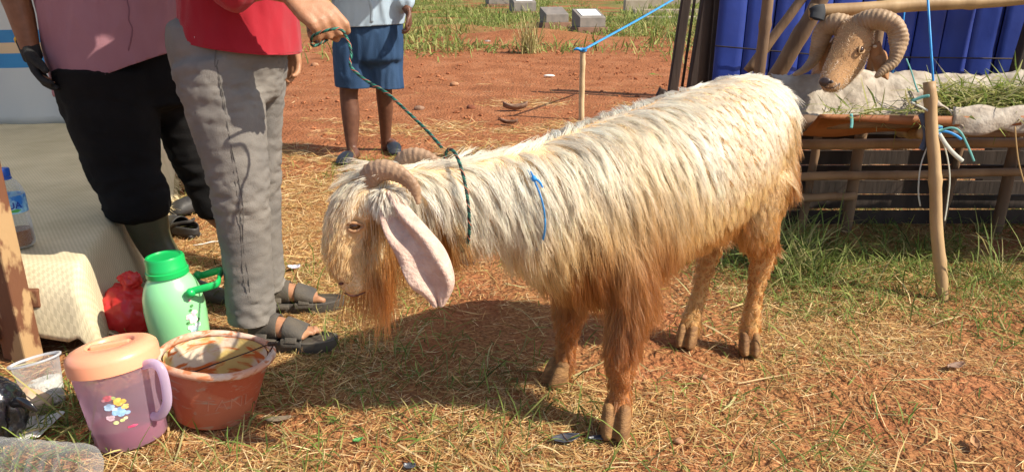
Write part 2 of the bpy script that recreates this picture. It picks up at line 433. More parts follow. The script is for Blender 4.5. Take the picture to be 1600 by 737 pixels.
# green grass: under the pen, by the pitcher, at the feet of the trough post
def d_green(x, y):
    pen = np.exp(-((y - 3.25) / 0.62) ** 2) * np.clip((x - 0.55) / 0.5, 0, 1)
    pit = 1.0 * np.exp(-((x + 1.26) / 0.22) ** 2 - ((y - 1.72) / 0.26) ** 2) + .6 * np.exp(-((x + 1.0) / .25) ** 2 - ((y - 1.52) / .10) ** 2)
    oth = 0.22 * np.exp(-((x - 1.3) / 0.8) ** 2 - ((y - 2.3) / 0.4) ** 2) + .35 * np.exp(-((x + 1.7) / 0.2) ** 2 - ((y - 3.9) / 0.5) ** 2) + 0.13 * (y < 3) * (fbm(x * 1.3, y * 1.3, 12) > .52)
    mid = .25 * np.exp(-((y - 4.75) / .3) ** 2) * (np.abs(x + .3) < .9)
    return np.clip(pen + pit + oth + mid, 0, 1) * np.clip((fbm(x * 2.2, y * 2.2, 55) - 0.30) * 4, 0.05, 1)
n = 20000; ps = scatter(n, -2.4, 4.4, 1.3, 5.2, d_green)
blades('green_grass', ps, rng.uniform(0, 2 * np.pi, n), rng.gamma(3, 0.021, n) + 0.02, rng.uniform(0.0018, 0.0042, n), rng.uniform(0.1, 1.25, n), rng.normal(-1.0, 0.5, n),
       tints(GREEN, n, .2, [.3, .25, .2, .15, .1]), green_mat, label='short green grass growing among the straw and under the pen', cat='grass')
n = 900; ps = scatter(n, 1.0, 3.4, 2.55, 3.5, lambda x, y: np.clip((fbm(x * 3.5, y * 3.5, 66) - .5) * 6, 0, 1))
blades('pen_weeds', ps, rng.uniform(0, 2 * np.pi, n), rng.uniform(.10, .30, n), rng.uniform(.003, .006, n), rng.uniform(.5, 1.4, n), rng.normal(-.9, .5, n),
       tints(np.array([(.15, .21, .05), (.22, .26, .08), (.40, .36, .16)]), n, .2), green_mat, label='taller weeds and blown grass growing below the feeding trough', cat='grass')
# weeds and grass far behind, round the graves
def d_far(x, y):
    band = np.clip((y - 11) / 5, 0, 1) * np.clip((fbm(x * .75 + 3, y * .45, 91) - .50) * 7, 0, 1) + 0.9 * np.exp(-((x - 4.6) / 1.6) ** 2 - ((y - 15) / 3.5) ** 2) + .8 * np.exp(-((x + .6) / 2.4) ** 2 - ((y - 13.6) / .8) ** 2)
    red = np.exp(-((x - 0.4) / 1.3) ** 2 - ((y - 15.0) / 0.8) ** 2)
    return np.clip(band - 1.2 * red, 0, 1)
n = 22000; ps = scatter(n, -9, 13, 9.5, 36, d_far)
blades('far_grass', ps, rng.uniform(0, 2 * np.pi, n), rng.gamma(3, .05, n) + .05, rng.uniform(0.012, 0.028, n), rng.uniform(.4, 1.4, n), rng.normal(-.8, .5, n),
       tints(np.array([(0.20, .25, .06), (0.26, .30, .09), (0.34, .33, .12), (0.14, .20, .04)]), n, .2), green_mat, label='rough green weeds growing round the graves far behind', cat='grass', up_start=0)

# ------------------------------------------------------------------ fur
def fur_mat(name, rough=0.35):
    m = bpy.data.materials.new(name); m.use_nodes = True; nt = m.node_tree
    b = nt.nodes['Principled BSDF']; out = nt.nodes['Material Output']
    h = nt.nodes.new('ShaderNodeBsdfHairPrincipled'); h.parametrization = 'COLOR'
    h.inputs['Roughness'].default_value = rough; h.inputs['Radial Roughness'].default_value = 0.55
    a = nt.nodes.new('ShaderNodeAttribute'); a.attribute_name = 'tint'
    nt.links.new(a.outputs['Color'], h.inputs['Color'])
    d = nt.nodes.new('ShaderNodeBsdfDiffuse'); nt.links.new(a.outputs['Color'], d.inputs['Color'])
    mx = nt.nodes.new('ShaderNodeMixShader'); mx.inputs['Fac'].default_value = 0.35
    nt.links.new(h.outputs[0], mx.inputs[1]); nt.links.new(d.outputs[0], mx.inputs[2]); nt.links.new(mx.outputs[0], out.inputs['Surface'])
    nt.nodes.remove(b); return m
def sample_mesh(me, n):
    me.calc_loop_triangles()
    nv = len(me.vertices); co = np.empty(nv * 3, np.float32); me.vertices.foreach_get('co', co); co = co.reshape(-1, 3).astype(float)
    no = np.empty(nv * 3, np.float32); me.vertices.foreach_get('normal', no); no = no.reshape(-1, 3).astype(float)
    t = np.empty(len(me.loop_triangles) * 3, np.int32); me.loop_triangles.foreach_get('vertices', t); t = t.reshape(-1, 3)
    ar = np.linalg.norm(np.cross(co[t[:, 1]] - co[t[:, 0]], co[t[:, 2]] - co[t[:, 0]]), axis=1)
    k = rng.choice(len(t), n, p=ar / ar.sum())
    u = np.sqrt(rng.random(n)); v = rng.random(n); w = np.stack([1 - u, u * (1 - v), u * v], -1)
    p = (co[t[k]] * w[:, :, None]).sum(1); nn = (no[t[k]] * w[:, :, None]).sum(1)
    return p, nn / np.linalg.norm(nn, axis=1, keepdims=True)
def fur(name, me, parent, region, n_guides, n_hairs, m, pts=8, radius=0.0009, clump=0.7, swirl=0.0, root=0.7):
    """region(p, n) -> length, flow(3), lift, tint(3), droop as arrays; me in world space"""
    bvh = BVHTree.FromPolygons([v.co for v in me.vertices], [p_.vertices for p_ in me.polygons])
    gp, gn = sample_mesh(me, n_guides)
    L, fl, lift, tint, droop = region(gp, gn)[:5]
    L = L * np.where(L > .03, rng.uniform(.55, 1.25, len(L)), 1.0)
    keep = L > 0.002
    gp, gn, L, fl, lift, droop = gp[keep], gn[keep], L[keep], fl[keep], lift[keep], droop[keep]
    paths = np.zeros((len(gp), pts, 3)); down = Vector((0, 0, -1))
    for i in range(len(gp)):
        p_ = Vector(gp[i]); nn = Vector(gn[i]); f = Vector(fl[i]); st = L[i] / (pts - 1)
        f = f - nn * f.dot(nn)
        if f.length > 1e-6: f.normalize()
        sw = p_ * 11.0; jit = Vector(rng.normal(0, 0.20, 3)) + Vector((noise.noise(sw), noise.noise(sw + V(9, 3, 1)), noise.noise(sw + V(2, 8, 5)))) * swirl
        d = (f + nn * lift[i] + jit).normalized()
        paths[i, 0] = p_
        for k in range(1, pts):
            d = (d + (f * 0.35 + down * droop[i]) * 0.5 + Vector(rng.normal(0, 0.07, 3))).normalized()
            q = p_ + d * st
            loc, nrm, ix, dist = bvh.find_nearest(q)
            if loc is not None:
                off = 0.002 + 0.010 * k / pts * min(1, L[i] / 0.05)
                sdist = (q - loc).dot(nrm)
                if sdist < off:
                    q = loc + nrm * off
                    d = (q - p_)
                    d = d.normalized() if d.length > 1e-6 else nrm
            paths[i, k] = q; p_ = q
    kd = KDTree(len(gp))
    for i in range(len(gp)): kd.insert(gp[i], i)
    kd.balance()
    hp, hn = sample_mesh(me, n_hairs)
    rg = region(hp, hn); L2, tint2 = rg[0], rg[3]; tip2 = rg[5] if len(rg) > 5 else tint2
    keep = L2 > 0.002; hp, L2, tint2, tip2 = hp[keep], L2[keep], tint2[keep], tip2[keep]
    gi = np.array([kd.find(v)[1] for v in hp]); n = len(hp)
    gv = rng.normal(0, 1, (len(gp), 1))                                         # clump to clump variation
    t = np.linspace(0, 1, pts)[None, :, None]
    rat = (np.clip(L2 / L[gi], 0.5, 1.6) * rng.uniform(0.65, 1.1, n))[:, None, None]
    cl = np.clip(clump * (1 + 0.25 * rng.normal(0, 1, n)), 0, 0.97)[:, None, None]
    gpth = paths[gi]
    X = hp[:, None, :] + (gpth - gpth[:, :1]) * rat + (gpth[:, :1] - hp[:, None, :]) * cl * t ** 1.1
    X += (rng.normal(0, 1, (n, 1, 3)) * 0.05 * L2[:, None, None]) * t ** 1.5
    ph = rng.uniform(0, 6.28, (n, 1, 1)); X += 0.018 * L2[:, None, None] * np.sin(ph + t * 9) * rng.normal(0, 1, (n, 1, 3)) * t
    cv2 = (1 + 0.13 * gv[gi] + rng.normal(0, 0.11, (n, 1))); col = np.clip(tint2 * cv2, 0.005, 0.93); colt = np.clip(tip2 * cv2, 0.005, 0.93)
    cu = bpy.data.hair_curves.new(name)
    cu.add_curves([pts] * n)
    org = np.array(parent.location) if parent is not None else np.zeros(3)
    cu.attributes['position'].data.foreach_set('vector', (X - org).astype(np.float32).ravel())
    ra = cu.attributes.get('radius') or cu.attributes.new('radius', 'FLOAT', 'POINT')
    rr = radius * np.clip(1.05 - t[:, :, 0] ** 2 * 0.85, 0.1, 1) * rng.uniform(.7, 1.3, (n, 1))
    ra.data.foreach_set('value', rr.astype(np.float32).ravel())
    at = cu.attributes.new('tint', 'FLOAT_COLOR', 'POINT')
    c4 = np.ones((n, pts, 4)); c4[:, :, :3] = (col[:, None, :] * (1 - t) + colt[:, None, :] * t) * (root + (1 - root) * np.minimum(1, t * 1.6))  # shade at the strand roots is put into the tint for depth
    at.data.foreach_set('color', c4.astype(np.float32).ravel())
    cu.materials.append(m)
    o = link(bpy.data.objects.new(name, cu)); o.parent = parent
    return o
def sm(a, b, x): t = np.clip((x - a) / (b - a), 0, 1); return t * t * (3 - 2 * t)
def lerp3(a, b, t): return np.asarray(a)[None] * (1 - t[:, None]) + np.asarray(b)[None] * t[:, None]

# ------------------------------------------------------------------ the goat
AX = Vector((0.815, 0.58, 0))                       # from its head to its rump
def build_goat():
    root = thing('goat', (0.45, 1.98, 0), 'big shaggy cream and golden billy goat with curled horns and long drooping ears', 'goat')
    side = (0.58, -0.815, 0)
    UPZ = (0, 0, 1)
    g = []
    # trunk: half width, half height at each station, rump to chest
    g.append(stube([(.790, 2.235, .70), (.752, 2.207, .715), (.665, 2.148, .695), (.55, 2.07, .65), (.40, 1.97, .615), (.25, 1.87, .595), (.12, 1.785, .605), (.02, 1.725, .63)],
                   [(.05, .085), (.115, .155), (.145, .195), (.165, .220), (.168, .222), (.155, .215), (.13, .185), (.09, .13)], 5, 20, UPZ))
    # neck
    g.append(stube([(.24, 1.86, .655), (.06, 1.75, .652), (-.10, 1.68, .655), (-.21, 1.64, .66), (-.28, 1.62, .66)],
                   [(.11, .15), (.085, .115), (.07, .095), (.063, .082), (.05, .066)], 5, 16, UPZ))
    # head: skull, roman nose, muzzle and jaw
    g.append(stube([(-.235, 1.622, .70), (-.30, 1.607, .685), (-.352, 1.592, .64), (-.374, 1.58, .580), (-.370, 1.566, .522), (-.352, 1.556, .485)],
                   [(.045, .05), (.062, .062), (.058, .058), (.048, .050), (.040, .043), (.030, .030)], 5, 16, (-1, 0, 0)))
    g.append(stube([(-.27, 1.61, .63), (-.31, 1.59, .57), (-.328, 1.568, .502), (-.324, 1.558, .476)], [(.045, .045), (.036, .042), (.028, .03), (.022, .02)], 4, 14, (-1, 0, 0)))
    g.append(ball((-.356, 1.555, .486), (.034, .034, .026)))
    # shoulders and haunches
    g.append(ball((.265, 1.775, .55), (.09, .06, .16))); g.append(ball((.15, 1.93, .55), (.09, .06, .16)))
    g.append(ball((.750, 2.130, .60), (.085, .065, .15))); g.append(ball((.645, 2.26, .60), (.085, .065, .15)))
    legs = {
        'fn': [(.26, 1.765, .52), (.305, 1.75, .40), (.292, 1.725, .30), (.283, 1.712, .215), (.286, 1.713, .13), (.280, 1.704, .075), (.276, 1.694, .04)],
        'ff': [(.15, 1.92, .52), (.175, 1.945, .40), (.17, 1.955, .30), (.165, 1.96, .215), (.162, 1.968, .13), (.155, 1.965, .075), (.146, 1.957, .04)],
    }
    for k in ('fn', 'ff'):
        g.append(stube(legs[k], [.066, .052, .038, .041, .027, .031, .030], 5, 14))
    hind = {
        'hn': [(.745, 2.14, .60), (.728, 2.125, .48), (.775, 2.165, .375), (.790, 2.182, .315), (.778, 2.175, .20), (.772, 2.166, .095), (.766, 2.154, .045)],
        'hf': [(.64, 2.26, .60), (.61, 2.24, .48), (.642, 2.265, .375), (.645, 2.268, .315), (.622, 2.245, .20), (.596, 2.222, .095), (.583, 2.205, .045)],
    }
    for k in ('hn', 'hf'):
        g.append(stube(hind[k], [.098, .078, .048, .038, .024, .030, .029], 5, 14))
    # tail, hanging
    g.append(stube([(.775, 2.23, .785), (.812, 2.258, .775), (.820, 2.264, .71), (.816, 2.26, .65)], [.03, .026, .022, .012], 4, 10))
    # sheath below the belly
    g.append(stube([(.50, 2.03, .43), (.46, 2.0, .40), (.44, 1.99, .375)], [.04, .035, .02], 4, 10))
    me = remesh(join(*g), 0.010, 5)
    # eye socket and nostril hollows
    nb = [v.normal.copy() for v in me.vertices]
    for v, vn in zip(me.vertices, nb):
        for c, r, dd in ((V(-.345, 1.538, .628), .020, .010), (V(-.30, 1.665, .628), .020, .010), (V(-.380, 1.53, .492), .009, .006)):
            q = (v.co - c).length
            if q < r: v.co -= vn * dd * (1 - q / r)
    skin = mat('goat_hide', (0.70, 0.52, 0.31), 0.8, (0.58, 0.36, 0.16), 14, bump=0.2, bscale=300)
    nt = skin.node_tree; bs_ = nt.nodes['Principled BSDF']; src = bs_.inputs['Base Color'].links[0].from_socket
    tc = nt.nodes.new('ShaderNodeTexCoord'); sp = nt.nodes.new('ShaderNodeSeparateXYZ'); nt.links.new(tc.outputs['Object'], sp.inputs[0])
    mr = nt.nodes.new('ShaderNodeMapRange'); mr.inputs[1].default_value = .42; mr.inputs[2].default_value = .26; nt.links.new(sp.outputs['Z'], mr.inputs[0])
    rust = nt.nodes.new('ShaderNodeMapRange'); rust.inputs[1].default_value = .05; rust.inputs[2].default_value = -.10; nt.links.new(sp.outputs['X'], rust.inputs[0])
    lc = nt.nodes.new('ShaderNodeMix'); lc.data_type = 'RGBA'; lc.inputs[6].default_value = (.52, .30, .11, 1); lc.inputs[7].default_value = (.38, .145, .04, 1); nt.links.new(rust.outputs[0], lc.inputs[0])
    mx = nt.nodes.new('ShaderNodeMix'); mx.data_type = 'RGBA'; nt.links.new(mr.outputs[0], mx.inputs[0]); nt.links.new(src, mx.inputs[6]); nt.links.new(lc.outputs[2], mx.inputs[7]); nt.links.new(mx.outputs[2], bs_.inputs['Base Color'])
    F_M = fur_mat('goat_hair')
    ax2 = np.array(AX[:2]); per = np.array([0.58, -0.815])
    CREAM, GOLD, TAN, RUST, DARK = (0.91, 0.81, 0.62), (0.83, 0.57, 0.26), (0.64, 0.37, 0.13), (0.46, 0.175, 0.045), (0.27, 0.085, 0.024)
    def region(p, nrm):
        n = len(p); x, y, z = p.T
        a = (x - .22) * ax2[0] + (y - 1.85) * ax2[1]
        s = (x - .22) * per[0] + (y - 1.85) * per[1]                 # + towards the viewer
        w = fbm(a * 9 + 20, z * 5 + s * 6, 61, 3) - .5
        head = sm(-.50, -.56, a)
        neck = sm(-.08, -.22, a) * (1 - head)
        chest = sm(.26, .06, a) * (1 - neck) * (1 - head)
        rump = sm(.40, .58, a)
        leg_f = ((a < .22) & (a > -.25) & (z < .40)).astype(float) * (1 - head)
        leg_h = ((a > .28) & (z < .40)).astype(float)
        L = 0.030 + .020 * sm(.42, .22, a) + 0 * z
        L = L + .075 * chest * sm(.86, .62, z) + .030 * neck + .02 * sm(.3, .1, a)
        L = np.where(leg_f > 0, .017 + .012 * sm(.13, .08, z) + .085 * sm(.21, .33, z), L)
        hind_l = .011 + .012 * sm(.13, .08, z) + .050 * sm(.33, .42, z)
        L = np.where(leg_h > 0, hind_l, L)
        L = L + .01 * rump * sm(.6, .8, z); L = np.where((x > .790) & (z > .58), .085, L)
        belly = (nrm[:, 2] < -.35) & (z < .50) & (a > .12) & (a < .55); L = np.where(belly, .055, L)
        # hock tuft
        hock = np.exp(-((z - .355) / .03) ** 2) * (leg_h > 0) * (nrm @ np.array([.815, .58, 0]) > .45); L = L + .06 * hock
        # head: short on the face, long forelock and beard
        face_f = (-nrm[:, 0]) > .25
        lh = .022 + .038 * sm(.68, .74, z) + .012 * face_f * sm(.52, .62, z)
        muz = sm(.530, .505, z) * (x < -.31); lh = lh * (1 - muz) + .006 * muz
        beard = (((z < .60) & (x > -.325) & ((nrm[:, 2] < -.30) | (nrm[:, 0] > .55)) & (z > .462)) | ((z < .525) & (x > -.325))).astype(float) * head
        lh = np.where(beard > 0, .075 + .055 * sm(.48, .53, z), lh)
        throat = (a > -.62) & (a < -.43) & (nrm[:, 2] < -.1) & (z > .5); 
        L = L * (1 - head) + lh * head
        L = np.where(throat, .195 - .05 * sm(-.52, -.43, a), L)
        near_eye = np.minimum(np.linalg.norm(p - np.array([-.345, 1.538, .628]), axis=1), np.linalg.norm(p - np.array([-.30, 1.665, .628]), axis=1))
        L = np.where(near_eye < .021, 0, np.where(near_eye < .034, L * .35, L))
        # flow: back and down on the body, down the forehead, forward wisps on the poll
        fl = np.zeros((n, 3)); sd = np.sign(s + .001)
        fl[:, 0] = .45 * ax2[0] + sd * per[0] * .25; fl[:, 1] = .45 * ax2[1] + sd * per[1] * .25; fl[:, 2] = -.8
        dn = np.array([0.05, 0, -1.0])
        fl = fl * (1 - head[:, None]) + head[:, None] * np.array([-.10, -.05, -1.0])
        fl = np.where((leg_f + leg_h)[:, None] > 0, dn[None] + hock[:, None] * np.array([3.0, 1.2, .8]), fl)
        poll = head * sm(.70, .74, z); fl = fl + poll[:, None] * np.array([-1.0, -.15, 1.0])
        lift = .30 + .05 * head + .55 * poll - .15 * (leg_h > 0) + .25 * chest
        droop = .55 + .25 * chest + .3 * beard - .45 * poll
        droop = np.where((L < .03) | (hock > .3), .15, droop)
        # colour
        k = .12 + 1.15 * sm(.74, .46, z) + 1.7 * w
        k = k - .35 * sm(.72, .85, z)
        k = k + .20 * chest + 2.6 * chest * sm(.64, .42, z) * np.clip(.85 + 1.6 * w, .3, 1.3) + 1.0 * ((leg_f > 0) * sm(.36, .24, z)) + .85 * (leg_h > 0)
        k = k + 1.0 * sm(.49, .60, a) * sm(.88, .7, z) + 1.1 * sm(.49, .43, z) * sm(.10, .2, a) * sm(.55, .45, a)
        k = np.where(belly, 2.2 + w, k); k = k + 1.6 * np.exp(-((x - .822) / .028) ** 2) * (z < .78) * (z > .55)
        kh = .30 + 1.1 * sm(.66, .52, z) + .5 * w + .5 * face_f * sm(.72, .6, z) - .5 * ((nrm @ np.array([0, -1, 0]) > .5) & (x > -.32) & (z > .55))
        kh = np.where(beard > 0, 2.4 + 1.2 * w + .9 * sm(.55, .49, z), kh)
        k = k * (1 - head) + kh * head
        k = np.where(throat, 1.9 + 1.4 * w + 1.5 * sm(.64, .57, z), k)
        k = k - .35 * neck * sm(.5, .7, z)
        k = np.clip(k, 0, 3.6)
        stops = np.array([CREAM, GOLD, TAN, RUST, DARK]); i = np.clip(k.astype(int), 0, 3); f = (k - i)[:, None]
        tint = stops[i] * (1 - f) + stops[i + 1] * f
        k2 = np.clip(k + 1.3 * beard + 1.3 * throat + 2.7 * chest * sm(.80, .54, z) * np.clip(.75 + 2.0 * w, 0, 1.4) + .25 * sm(.7, .5, z) + .7 * belly, 0, 3.9); i = np.clip(k2.astype(int), 0, 3); f = (k2 - i)[:, None]
        return L, fl, lift, tint, droop, stops[i] * (1 - f) + stops[i + 1] * f
    wm = me.copy()
    body = obj('body', me, skin, root)
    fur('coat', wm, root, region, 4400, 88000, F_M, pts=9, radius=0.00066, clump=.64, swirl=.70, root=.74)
    bpy.data.meshes.remove(wm)
    # cloven hooves
    hoof_m = mat('goat_hoof', (0.31, 0.165, 0.06), 0.65, (0.17, 0.08, 0.03), 24, bump=0.5, bscale=120, stretch=(1, 1, 4))
    for (cx, cy), (dx, dy), sc in (((.276, 1.688), (-.25, -.97), 1.12), ((.143, 1.953), (-.8, -.6), 1.0), ((.766, 2.147), (-.15, -.98), .95), ((.580, 2.200), (-.45, -.9), .95)):
        d = V(dx, dy, 0).normalized(); s = V(-d.y, d.x, 0); gs = []
        for sg in (-1, 1):
            c = V(cx, cy, 0) + s * sg * .0175 * sc
            gs.append(stube([c + V(0, 0, .078 * sc), c + d * .008 + V(0, 0, .055 * sc), c + d * .016 + V(0, 0, .026 * sc), c + d * .022 + s * sg * -.004 + V(0, 0, .006)],
                            [(.014 * sc, .020 * sc), (.0175 * sc, .029 * sc), (.0185 * sc, .036 * sc), (.016 * sc, .036 * sc)], 4, 14, d))
        obj('hoof', remesh(join(*gs), .0045, 3), hoof_m, root)
    # horns: flat, curling back and down beside the poll
    horn_m = mat('goat_horn', (0.46, 0.31, 0.20), 0.5, (0.26, 0.16, 0.095), 9, bump=0.5, bscale=60)
    def horn(base, off):
        pts = [P(572, 292, 1.575), P(582, 272, 1.562), P(604, 266, 1.550), P(630, 276, 1.540), P(648, 295, 1.535), P(654, 318, 1.54)]
        pts = [q + off for q in pts]
        pp = smooth_path(pts, 14); rv = smooth_vals([(.017, .026), (.016, .026), (.0145, .023), (.012, .018), (.009, .013), (.004, .006)], 14)
        rv = [(r[0] * (1 + .045 * math.sin(i * 1.5)), r[1] * (1 + .045 * math.sin(i * 1.5))) for i, r in enumerate(rv)]
        return tube(pp, rv, 14, (0, 0, 1))
    obj('horn', horn(None, V(0, 0, 0)), horn_m, root); obj('horn', horn(None, V(.055, .125, .0)), horn_m, root)
    # long folded ears
    ear_m = mat('goat_ear', (0.52, 0.36, 0.30), 0.75, (0.68, 0.52, 0.43), 30, bump=0.5, bscale=140, sss=0.15, translucent=0.12)
    def ear(off, mir):
        ctr = [P(600, 300, 1.540), P(618, 342, 1.512), P(644, 380, 1.490), P(664, 415, 1.480), P(680, 448, 1.478), P(686, 480, 1.482)]
        wid = [.016, .034, .045, .051, .043, .010]
        c = smooth_path(ctr, 6); w = [v[0] for v in smooth_vals([(a_, a_) for a_ in wid], 6)]; N = len(c)
        def fn(u, v):
            i = min(int(round(v * (N - 1))), N - 1); p_ = c[i]; t = (c[min(i + 1, N - 1)] - c[max(i - 1, 0)]).normalized()
            s = t.cross(V(0, 1, 0)).normalized() * -1
            e = u * 2 - 1
            cup = .016 * math.exp(-((e + .55) / .30) ** 2) * (1 - .5 * v) - .012 * math.exp(-((e + .02) / .25) ** 2) * (1 - .6 * v) + .010 * max(0, e) ** 2 - .014 * max(0, -e - .75) * 4
            rip = .005 * math.sin(v * 15 + e * 4) * abs(e) + .004 * math.sin(e * 9 + v * 3)
            q = p_ + s * e * w[i] + V(0, -1, 0) * (cup + rip - .004)
            if mir: q = V(q.x, 2 * 1.605 - q.y + .0, q.z) + V(.05, .02, 0)
            return q
        return grid(14, N - 1, fn)
    for mir in (False, True):
        eg = ear(None, mir); obj('ear', eg, ear_m, root, solid=.006, sub=1)
    # woolly tuft where the ear meets the head
    tf = remesh(ball(P(608, 318, 1.548), (.034, .026, .036)), .006, 2)
    def treg(p, nrm):
        n = len(p); w = fbm(p[:, 0] * 60, p[:, 2] * 60, 5, 2)[:, None]; return np.full(n, .030), np.tile(np.array([.25, -.2, -1.0]), (n, 1)) + nrm * .3, np.full(n, .5), np.array([[.84, .74, .58]]) * (.8 + .3 * w), np.full(n, .25)
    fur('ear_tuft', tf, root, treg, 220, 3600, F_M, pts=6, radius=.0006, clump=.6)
    obj('ear_root', tf, skin, root)
    # eyes
    eye_m = mat('goat_eye', (0.10, 0.045, 0.015), 0.08, spec=0.8)
    lid_m = mat('goat_eyelid', (0.40, 0.22, 0.11), 0.7)
    for c, sgn in ((V(-.345, 1.546, .628), -1), (V(-.300, 1.660, .628), 1)):
        e = obj('eye', ball(c + V(-.001, sgn * .001, 0), .0125, 16, 10), eye_m, root)
        obj('pupil', ball(c + V(-.002, sgn * .0105, 0), (.006, .003, .0022), 12, 8), mat('goat_pupil', (.004, .003, .003), .1), e)
        for dz, tl in ((.0085, .5), (-.0090, -.4)):
            obj('eyelid', stube([c + V(-.019, sgn * .006, dz * .1), c + V(-.008, sgn * .013, dz), c + V(.006, sgn * .013, dz), c + V(.019, sgn * .006, dz * .1)], [.002, .0034, .0034, .002], 4, 8), lid_m, e)
    # nostril and lips
    dark = mat('goat_nostril', (0.10, 0.035, 0.025), .6)
    obj('nostril', ball((-.384, 1.534, .494), (.006, .005, .0035), 10, 6), dark, root)
    obj('mouth', stube([(-.376, 1.528, .474), (-.354, 1.520, .470), (-.329, 1.528, .476)], [.0018, .0022, .0014], 4, 6), dark, root)
    return root
goat = build_goat()

# ------------------------------------------------------------------ people
def rowtube(rows, Y, depth=1.0, seg=20, n=4):
    """rows (y, x_left, x_right[, half depth]) seen at distance Y -> an upright tapered tube"""
    pts, rad = [], []
    for i, r in enumerate(rows):
        yy = Y[i] if hasattr(Y, '__len__') else Y
        a = P(r[1], r[0], yy); b = P(r[2], r[0], yy); h = (b.x - a.x) / 2
        pts.append((a + b) / 2); rad.append((h, r[3] if len(r) > 3 else h * depth))
    return stube(pts, rad, n, seg, (0, 1, 0))
def hand(wrist, d, nrm, size=0.18, curl=(.5, .5, .4), spread=.10, thumb=(.7, .35), flip=1, rad=1.0, curls=None):
    """palm and five fingers; nrm points out of the palm, flip picks the thumb side"""
    w = Vector(wrist); d = Vector(d).normalized(); nrm = Vector(nrm); nrm = (nrm - d * nrm.dot(d)).normalized(); s = d.cross(nrm) * flip
    k = size / .18; gs = []
    for i, (o, ln) in enumerate(((-.028, .066), (-.0095, .076), (.0095, .080), (.028, .072))):     # little .. index
        kn = w + d * (.088 - .006 * abs(i - 2)) * k + s * o * k
        gs.append(tube([w + s * o * .62 * k, w + d * .045 * k + s * o * .9 * k, kn], [(.0145 * k * rad, .0135 * k * rad)] * 2 + [.0112 * k * rad], 10, nrm))
        cd = (d + s * (o / .028) * spread).normalized(); cn = nrm.copy(); p_ = kn; pts = [p_]; cc = curls[i] if curls else curl
        for j, (fr, a) in enumerate(zip((.46, .30, .24), cc)):
            q = Matrix.Rotation(a, 3, cd.cross(cn)); cd2 = q @ cd; cn = q @ cn; cd = cd2
            p_ = p_ + cd * ln * fr * k; pts.append(p_)
        gs.append(tube(pts, [.0104 * k * rad, .0098 * k * rad, .0088 * k * rad, .0070 * k * rad], 10, nrm))
    tb = w + d * .022 * k + s * .026 * k; td = (d * math.cos(thumb[0]) + s * math.sin(thumb[0]) + nrm * thumb[1]).normalized()
    t1 = tb + td * .040 * k; t2 = t1 + (td + d * .5 + nrm * .15).normalized() * .032 * k; t3 = t2 + (td * .4 + d + nrm * .25).normalized() * .024 * k
    gs.append(tube([tb, t1, t2, t3], [.0165 * k * rad, .0130 * k * rad, .0112 * k * rad, .0080 * k * rad], 10, nrm))
    gs.append(tube([w - d * .02 * k, w + d * .01 * k], [(.026 * k, .019 * k), (.028 * k, .017 * k)], 12, nrm))
    return join(*gs)
def head_geo(c, fwd):
    """head about 0.225 m tall, chin to crown; c = its centre"""
    c = Vector(c); f = Vector(fwd).normalized(); s = f.cross(V(0, 0, 1)); R = Matrix((f, s, V(0, 0, 1))).transposed()
    gs = [ball(c + V(0, 0, .022), (.098, .075, .088), rot=R), ball(c + f * .022 + V(0, 0, -.055), (.066, .056, .062), rot=R),
          stube([c + f * .088 + V(0, 0, .02), c + f * .106 + V(0, 0, -.012), c + f * .108 + V(0, 0, -.022)], [.009, .013, .014], 3, 8),
          tube([c + f * .078 + s * .02 + V(0, 0, -.058), c + f * .088 + V(0, 0, -.057), c + f * .078 - s * .02 + V(0, 0, -.058)], [.006, .0085, .006], 8, (0, 0, 1))]
    for sg in (-1, 1):
        gs.append(ball(c + s * sg * .078 - f * .005 + V(0, 0, -.012), (.019, .010, .031), rot=R))
        gs.append(tube([c + f * .080 + s * sg * .046 + V(0, 0, .022), c + f * .092 + s * sg * .018 + V(0, 0, .024)], [.008, .008], 8, (0, 0, 1)))
    gs.append(tube([c + V(0, 0, -.06) - f * .012, c + V(0, 0, -.17) - f * .03], [.054, .062], 14))
    return join(*gs)
def head_details(root, c, fwd, hairm):
    c = Vector(c); f = Vector(fwd).normalized(); s = f.cross(V(0, 0, 1)); R = Matrix((f, s, V(0, 0, 1))).transposed()
    cap = remesh(join(ball(c + V(0, 0, .036) - f * .014, (.101, .083, .086), rot=R), ball(c - f * .04 + V(0, 0, -.01), (.062, .076, .062), rot=R)), .008, 3)
    wrinkle(cap, .004, 60, 3); obj('hair', cap, hairm, root)
    em = mat('eye_white', (.75, .72, .68), .2); im = mat('iris', (.03, .015, .008), .15)
    for sg in (-1, 1):
        e = obj('eye', ball(c + f * .078 + s * sg * .031 + V(0, 0, .003), .0125, 12, 8), em, root)
        obj('iris', ball(c + f * .0865 + s * sg * .031 + V(0, 0, .003), (.005, .005, .005), 10, 6), im, e)
def limb(pts, rad, seg=14, n=4): return stube(pts, rad, n, seg)
def foot_geo(heel, d, L=.25, toes=True, mir=1):
    h = Vector(heel); d = Vector(d).normalized(); s = V(-d.y, d.x, 0); k = L / .25
    gs = [stube([h + V(0, 0, .032) + d * .02, h + d * .06 * k + V(0, 0, .045), h + d * .12 * k + V(0, 0, .040), h + d * .17 * k + V(0, 0, .028), h + d * .195 * k + V(0, 0, .020)],
                [(.030, .030), (.034, .042), (.038, .034), (.044, .022), (.042, .014)], 4, 16, (0, 0, 1))]
    if toes:
        for i, (o, ln, r) in enumerate(((-.030, .046, .0125), (-.0095, .042, .0095), (.006, .036, .009), (.020, .030, .0085), (.033, .022, .008))):
            b = h + d * (.185 - .010 * abs(i)) * k + s * o * mir + V(0, 0, .020)
            gs.append(tube([b, b + d * ln * .6 + V(0, 0, .003), b + d * ln + V(0, 0, -.005)], [r, r * 1.02, r * .9], 10, (0, 0, 1)))
    return join(*gs)
def offset_sheet(me, parent, name, m): return obj(name, me, m, parent)

